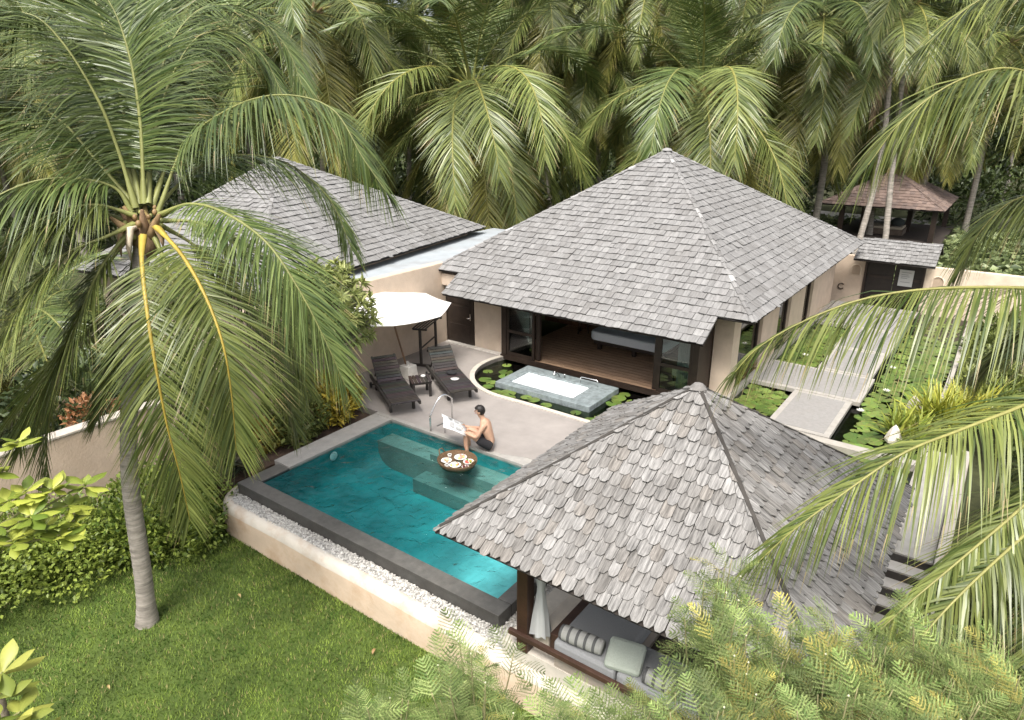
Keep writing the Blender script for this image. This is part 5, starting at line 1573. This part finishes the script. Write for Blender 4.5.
shrub('backyard_bush', (-15.0, 2.5, -.9), [(-15.2, 2.5, .6, 1.0, 1.4, .9), (-15.6, 5.5, .7, .9, 1.3, .9), (-15.3, -1, .6, 1, 1.6, .9)], 5000, .18, .05, (.02, .035, .012), (.08, .11, .035), 'dark green bush mass behind the cream garden wall', 'bush')
# yellow green plants and pale stones at the right pond edge
def strap_plant(loc, n, l, w_, ca, cb, label, seed):
    t = thing('strap_leaf_plant', loc, label, 'plant'); rs = random.Random(seed); g = MB(); cols = []
    for k in range(n):
        a = rs.uniform(0, 6.28); e = rs.uniform(.45, 1.45); ln = l * rs.uniform(.6, 1.15)
        d = Vector((math.cos(a) * math.cos(e), math.sin(a) * math.cos(e), math.sin(e)))
        p = Vector(loc) + Vector((rs.uniform(-.3, .3), rs.uniform(-.3, .3), 0)); s = Vector((-math.sin(a), math.cos(a), 0)) * w_
        c = Vector(ca).lerp(Vector(cb), rs.random()); V = []
        for m_ in range(5):
            ww = (.7, 1, .9, .6, .06)[m_]; V += [p - s * ww, p + s * ww]
            p = p + d * ln / 4; d = (d + Vector((0, 0, -.22))).normalized()
        g.add(V, [(2 * i, 2 * i + 1, 2 * i + 3, 2 * i + 2) for i in range(4)], tuple(c), smooth=True)
    g.build('foliage', M['leaf'], t)
strap_plant(gnd(905, 436, 0), 170, .7, .032, (.16, .22, .03), (.36, .38, .07), 'lighter green strap leaved plant at the pond edge nearer the path', 1)
strap_plant(gnd(935, 425, 0), 260, .95, .034, (.20, .24, .03), (.46, .45, .07), 'bright yellow green strap leaved plant between the pale stones', 2)
strap_plant(gnd(968, 418, 0), 200, .9, .03, (.20, .23, .03), (.45, .42, .07), 'yellow green strap leaved plant right of the brightest one', 3)
strap_plant(gnd(995, 405, 0), 110, .8, .03, (.10, .15, .03), (.28, .30, .07), 'green strap leaved plant furthest right along the pond wall', 4)
def rock(loc, s, label, seed):
    g = MB(); g.lathe(loc, [(s * .9, -.05), (s * 1.0, .1 * s), (s * .75, .9 * s), (s * .35, 1.7 * s), (0, 2.1 * s)], 6, (.66, .60, .53), smooth=False, sy=.8)
    o = g.build('pale_stone', M['whitestone'], bevel=.02); tag(o, label, 'stone')
rock(gnd(893, 440, 0), .17, 'pointed pale stone at the left end of the yellow green plants', 1)
rock(gnd(914, 408, 0), .17, 'pointed pale stone behind the yellow green plants', 2)
rock(gnd(987, 415, 0), .2, 'pointed pale stone at the right end of the yellow green plants', 3)
# dry looking planting under the right villa window
shrub('ochre_shrub', (-5.0, 17.0, 0), [(-4.98, 16.6, .05, .1, .7, .16), (-4.98, 17.6, .05, .1, .6, .16)], 500, .12, .014, (.16, .10, .03), (.34, .24, .08), 'low ochre dry planting strip under the right villa window', 'plants', up=1, stems=0)

# bushes on the right behind the steps and beyond the gate wall
for i, (p, r, lab) in enumerate((((1.3, 11.5), .8, 'dark bush behind the pale side wall beside the steps'), ((1.6, 14.0), .9, 'dark bush behind the side wall opposite the pond stones'), ((1.5, 17.5), .9, 'mid green bush behind the side wall along the lily pond'), ((1.8, 21.5), 1.1, 'mid green bush behind the far end of the side wall'), ((1.4, 9.0), .8, 'dark bush right of the bottom step'))):
    shrub('bush', (p[0], p[1], -.95), [(p[0], p[1], -.3, r, r * 1.4, r), (p[0] + .8, p[1] + .8, -.1, r, r, r)], 3000, .16, .04, (.025, .042, .012), (.12, .15, .04), lab, 'bush', seed=i)
for i, (x, y, r, lab) in enumerate(((.1, 19.3, .55, 'light green bush at the right edge of the lily pond behind the yellow plants'), (.2, 21.0, .6, 'mid green bush at the right edge of the long pond, halfway to the gate'), (.1, 22.8, .65, 'bushy green plant at the right pond edge nearer the entrance wall'), (.3, 24.8, .7, 'dense green bush at the foot of the entrance wall right of the pond'))):
    shrub('pond_bush', (x, y, -.6), [(x, y, .0, r, r * 1.2, r), (x + .6, y + .3, .2, r, r, r)], 2600, .17, .03, (.06, .09, .02), (.24, .27, .07), lab, 'bush', seed=i + 20)
for i, (px, py, d, lab, n) in enumerate(((30, 318, 17, 'low coconut palm behind the garden wall at the far left', 20), (86, 335, 21, 'low coconut palm behind the garden wall, half hidden by the big palm', 20))):
    hb2 = at(px, py, d); bb2 = Vector((hb2.x, hb2.y, -.95)); palm(hb2, bb2, lab, None, n=n, sc=.8, seed=800 + i, lo=-40)
# dark spiky dracaena between the roofs
rs = random.Random(31); tips = []
for k in range(7):
    q = at(rs.uniform(450, 482), rs.uniform(196, 218), 33 + rs.uniform(-.6, .6)); tips.append((q, (rs.uniform(-.4, .4), rs.uniform(-.4, .4), 1)))
b_ = at(465, 215, 33.2); b_.z = -.12
rosette_tree('dracaena_plant', b_, tips, 40, 1.0, .045, (.03, .05, .02), (.12, .15, .06), 'dark spiky leaved plant between the two big villa roofs', 'plant', .07, 7)

# lotus leaves covering the pond round the pavilion
n = 15000
P = np.stack([NP.uniform(-22, 12, n), NP.uniform(30.5, 49, n), np.full(n, -.02)], 1)
P = P[~((P[:, 0] > -8.4) & (P[:, 0] < -2.8) & (P[:, 1] > 40.5) & (P[:, 1] < 48.4))]; n = len(P)
a = NP.uniform(0, 6.28, n); P[:, 2] += NP.uniform(-.05, .22, n)
me = leaf_cloud('lotus_leaves', P, np.stack([np.cos(a), np.sin(a), NP.uniform(-.1, .3, n)], 1), NP.uniform(.25, .55, n), NP.uniform(.09, .2, n), lerpcol((.05, .075, .025), (.27, .32, .14), NP.random(n)))
tag(link('lotus_leaves', me, M['leaf']), 'grey green lotus leaves covering the pond round the reddish pavilion', 'lotus leaves', kind='stuff')
# thicket under the palms and the wood behind them
lm = []
rs = random.Random(41)
for i in range(330):
    px = rs.uniform(-260, 1280); d = rs.uniform(34, 60)
    q = at(px, 150, d); r = rs.uniform(1.2, 2.2)
    if -10 < q.x < 14 and q.y < 51: continue
    lm.append((q.x, q.y, rs.uniform(.3, 1.6) + max(0, d - 42) * .16, r, r, r * .9))
for i in range(60):
    lm.append((rs.uniform(-27, -17.5), rs.uniform(-8, 10), rs.uniform(-.6, .3), rs.uniform(.9, 1.5), rs.uniform(.9, 1.5), rs.uniform(.7, 1.2)))
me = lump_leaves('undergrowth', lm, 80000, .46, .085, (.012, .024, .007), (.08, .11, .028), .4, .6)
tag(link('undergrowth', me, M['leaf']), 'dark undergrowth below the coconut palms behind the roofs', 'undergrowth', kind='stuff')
lm = []
for i in range(420):
    px = rs.uniform(-350, 1380); d = rs.uniform(62, 78)
    q = at(px, 112, d); r = rs.uniform(2.2, 4.0)
    lm.append((q.x, q.y, rs.uniform(0, 22), r, r, r))
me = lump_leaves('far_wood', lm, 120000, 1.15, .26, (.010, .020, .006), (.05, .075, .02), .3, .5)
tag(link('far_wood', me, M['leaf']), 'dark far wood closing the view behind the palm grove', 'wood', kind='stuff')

# ------------------------------------------------------------------ broad leaved branches at the left edge
def broad(loc, tips, l, w_, ca, cb, label, nl, seed, fork):
    t = thing('broadleaf_sapling', loc, label, 'sapling'); rs = random.Random(seed); g = MB(); st_ = MB(); b = Vector(loc)
    fork = Vector(fork)
    st_.tube([b, b.lerp(fork, .5) + Vector((.06, .02, 0)), fork], [.05, .035, .02], 7, (.17, .14, .10))
    for tp in tips:
        tp = Vector(tp); st_.tube([fork, fork.lerp(tp, .55) - Vector((0, 0, .06)), tp], [.016, .011, .006], 6, (.22, .22, .09))
        for k in range(nl):
            a = k * 2.4 + rs.uniform(-.3, .3); e = rs.uniform(-.15, .85); ln = l * rs.uniform(.65, 1.15)
            d = Vector((math.cos(a) * math.cos(e), math.sin(a) * math.cos(e), math.sin(e))); s = Vector((-math.sin(a), math.cos(a), 0)).normalized(); nn = s.cross(d)
            c = Vector(ca).lerp(Vector(cb), rs.random()); p = tp - Vector((0, 0, .05 * rs.random())); V = []
            prof = (.08, .35, .75, 1.0, .95, .55, .04)
            for m_ in range(7):
                q = m_ / 6; ww = w_ * prof[m_] * ln / l
                pos = p + d * ln * q - Vector((0, 0, .22 * ln * q * q))
                V += [pos - s * ww + nn * ww * .35, pos, pos + s * ww + nn * ww * .35]
            F = []
            for m_ in range(6): F += [(3 * m_, 3 * m_ + 1, 3 * m_ + 4, 3 * m_ + 3), (3 * m_ + 1, 3 * m_ + 2, 3 * m_ + 5, 3 * m_ + 4)]
            g.add(V, F, [tuple(c * (1.0 if f % 2 else .94)) for f in range(len(F))], smooth=True)
    g.build('foliage', M['leaf'], t); st_.build('stem', M['bark'], t)
def tp_(l): return [at(*q) for q in l]
fk = at(-45, 545, 6.05); b_ = Vector((fk.x - .15, fk.y - .1, LZ))
broad(b_, tp_([(18, 440, 6.0), (52, 488, 6.2), (68, 505, 6.3), (84, 484, 6.35), (30, 515, 6.0), (8, 500, 6.0), (12, 540, 5.9), (45, 525, 6.1), (-10, 470, 6), (60, 535, 6.1), (25, 490, 6.1), (75, 520, 6.3), (-5, 525, 5.9)]), .22, .05, (.12, .18, .025), (.44, .47, .08), 'yellow green broad leaved sapling at the left edge before the hedge', 10, 3, fk)
fk = at(-50, 735, 4.7); b_ = Vector((fk.x - .15, fk.y - .1, LZ))
broad(b_, tp_([(2, 672, 4.8), (20, 712, 4.7), (-8, 700, 4.7), (8, 735, 4.6), (30, 740, 4.7)]), .26, .055, (.13, .18, .03), (.38, .38, .08), 'pale yellow green leaves of a sapling in the bottom left corner', 7, 4, fk)

# ------------------------------------------------------------------ feathery shrubs in the foreground
def feather_leaf(seed, yellow=0.0):
    """one doubly pinnate leaf along +x, about 0.3 long."""
    rs = random.Random(seed); V, F, C = [], [], []
    L = .30; npin = 10
    def tri(a, b, c, col): 
        i = len(V); V.extend([a, b, c]); F.append((i, i + 1, i + 2)); C.append(col)
    zc = lambda x: -.35 * (x / L) ** 2 * L
    for i in range(10):
        x0, x1 = L * i / 10, L * (i + 1) / 10
        tri(Vector((x0, -.002, zc(x0))), Vector((x0, .002, zc(x0))), Vector((x1, 0, zc(x1))), (.28, .29, .12))
    ga, gb = Vector((.105, .18, .045)), Vector((.34, .41, .145))
    if yellow: ga, gb = Vector((.36, .34, .09)), Vector((.58, .50, .14))
    for k in range(npin):
        q = (k + 1.2) / (npin + .6)
        for sg in (-1, 1):
            x = L * q; o = Vector((x, 0, zc(x)))
            pl = .12 * (math.sin(math.pi * min(1, .22 + .78 * q)) ** .6) * rs.uniform(.85, 1.1)
            ang = R(62 - 22 * q) * sg; d = Vector((math.cos(ang), math.sin(ang), rs.uniform(-.1, .15))).normalized()
            sd_ = Vector((-d.y, d.x, 0)).normalized()
            c = ga.lerp(gb, rs.random())
            nn = 13
            for m_ in range(nn):
                u = (m_ + .6) / nn; b = o + d * pl * u + Vector((0, 0, -.25 * pl * u * u))
                ln = .0115 * (1 - .4 * u)
                for s2 in (-1, 1):
                    dd = (sd_ * s2 * .9 + d * .55).normalized()
                    tri(b - d * .0034, b + d * .0034, b + dd * ln + Vector((0, 0, rs.uniform(-.003, .003))), tuple(c * rs.uniform(.85, 1.15)))
            tri(o, o + d * pl, o + d * pl * .5 + Vector((0, 0, .0015)), (.30, .31, .13))
    return np.array([tuple(v) for v in V]), np.array(F), np.array(C)
FLV = [feather_leaf(i) for i in range(4)] + [feather_leaf(9, 1.0)]
def feathery(tip, base, spread, nst, nlv, label, seed, yel=.08, height=.9):
    """a shrub with several wands, each carrying feathery leaves near its top."""
    rs = random.Random(seed); t = thing('feathery_shrub', base, label, 'shrub', 'feathery shrubs along the bottom edge')
    Vs, Fs, Cs = [], [], []; off = 0; st_ = MB(); tip = Vector(tip); base = Vector(base); fl = MB()
    fork = tip - Vector((0, 0, height))
    st_.tube([base, base.lerp(fork, .5) + Vector((rs.uniform(-.15, .15), rs.uniform(-.15, .15), 0)), fork], [.05, .035, .022], 7, (.17, .14, .10))
    for s in range(nst):
        a = rs.uniform(0, 6.28); r = spread * rs.random() ** .5
        e = tip + Vector((math.cos(a) * r, math.sin(a) * r, -rs.random() * .45 * height * (r / spread) - .1 * rs.random()))
        sb_ = rs.choice((.05, .12, .25, .5, .8)); m_ = fork.lerp(e, .5) + Vector((math.cos(a) * r * .2, math.sin(a) * r * .2, -.05))
        C, _ = catmull([fork, m_, e], 10)
        st_.tube(C, [.012 - .0009 * i for i in range(11)], 5, (.24, .22, .11))
        for k in range(nlv):
            q = .25 + .75 * (k + rs.random()) / nlv; i = min(10, int(q * 10)); p = C[i]
            az = k * 2.4 + rs.uniform(-.5, .5); el = rs.uniform(-.25, .85) if q < .9 else rs.uniform(.5, 1.2)
            V, F, Cc = FLV[4] if rs.random() < yel else FLV[rs.randrange(4)]
            Mx = Matrix.Rotation(az, 3, 'Z') @ Matrix.Rotation(-el, 3, 'Y') @ Matrix.Rotation(rs.uniform(-.4, .4), 3, 'X')
            sc = rs.uniform(.5, 1.0)
            Vs.append((V * sc) @ np.array(Mx).T + np.array(p)); Fs.append(F + off); Cs.append(Cc * (rs.uniform(.7, 1.3) * .5 + sb_)); off += len(V)
        if rs.random() < .15: fl.blob(e + Vector((0, 0, .02)), .007, (.6, .6, .42), s, 7)
    me = np_mesh('foliage', np.concatenate(Vs), np.concatenate(Fs), np.concatenate(Cs))
    link('foliage', me, M['feather'], t)
    st_.build('stem', M['bark'], t)
    if fl.v: fl.build('blossom', M['petal'], t)
FS = [
 ((385, 690, 4.9), .22, 6, 8, 'single pale feathery sapling standing apart on the lawn at the bottom', .0, .5),
 ((478, 655, 4.8), .40, 12, 9, 'feathery shrub in front of the terrace wall, leftmost of the bottom row', .12, .8),
 ((560, 716, 4.4), .36, 11, 9, 'feathery shrub below the striped bolsters of the gazebo', .05, .8),
 ((648, 706, 4.4), .32, 11, 9, 'feathery shrub below the dark opening of the gazebo', .05, .8),
 ((716, 570, 4.7), .36, 13, 9, 'tall feathery shrub overlapping the front corner of the gazebo roof', .10, 1.0),
 ((765, 640, 4.4), .42, 14, 9, 'feathery shrub under the gazebo roof corner, behind the front ones', .14, .8),
 ((825, 625, 4.6), .42, 14, 9, 'yellowish feathery shrub in front of the right gazebo roof slope', .22, .9),
 ((890, 650, 4.3), .40, 13, 9, 'feathery shrub below the garden steps', .16, .8),
 ((965, 640, 4.3), .44, 14, 9, 'feathery shrub below the lowest palm frond at right', .10, .8),
 ((1020, 660, 4.1), .42, 13, 9, 'feathery shrub in the bottom right corner', .12, .8),
 ((845, 690, 3.9), .38, 13, 9, 'feathery shrub at the bottom edge right of centre', .10, .7),
 ((930, 700, 3.8), .38, 13, 9, 'feathery shrub at the bottom edge near the right corner', .08, .7),
 ((705, 705, 3.9), .36, 12, 9, 'feathery shrub at the bottom edge below the gazebo', .05, .7),
 ((600, 728, 3.9), .34, 11, 9, 'feathery shrub at the bottom edge below the bolsters', .05, .7),
]
for i, (q, spd, nst, nlv, lab, yel, hh) in enumerate(FS):
    nst, nlv = int(nst * 1.25), 10
    tpz = at(*q); b_ = Vector((tpz.x + .1, tpz.y + .1, -.95 if tpz.y > 5.6 else LZ - .02))
    feathery(tpz, b_, spd, nst, nlv, lab, 900 + i, yel, hh)

# a few dry leaves dropped on the lawn
rs = random.Random(61)
for i, (px, py) in enumerate(((241, 598), (372, 655), (110, 690))):
    p = gnd(px, py, LZ + .05); g = MB(); a = rs.uniform(0, 6.28); d = Vector((math.cos(a), math.sin(a), .15)); sd_ = Vector((-math.sin(a), math.cos(a), .1)); l = rs.uniform(.07, .11)
    V = []
    for m_ in range(5):
        q = m_ / 4; ww = (.05, .8, 1, .7, .04)[m_] * l * .22; c = p + d * l * q + Vector((0, 0, .03 * math.sin(q * 3.1)))
        V += [c - sd_ * ww + Vector((0, 0, .012)), c, c + sd_ * ww + Vector((0, 0, .012))]
    g.add(V, [f for m_ in range(4) for f in ((3 * m_, 3 * m_ + 1, 3 * m_ + 4, 3 * m_ + 3), (3 * m_ + 1, 3 * m_ + 2, 3 * m_ + 5, 3 * m_ + 4))], rs.choice([(.36, .22, .10), (.42, .31, .13), (.28, .17, .09)]), smooth=True)
    tag(g.build('fallen_leaf', M['leaf']), 'dry brown leaf fallen on the lawn', 'fallen leaf', 'dry leaves on the lawn')
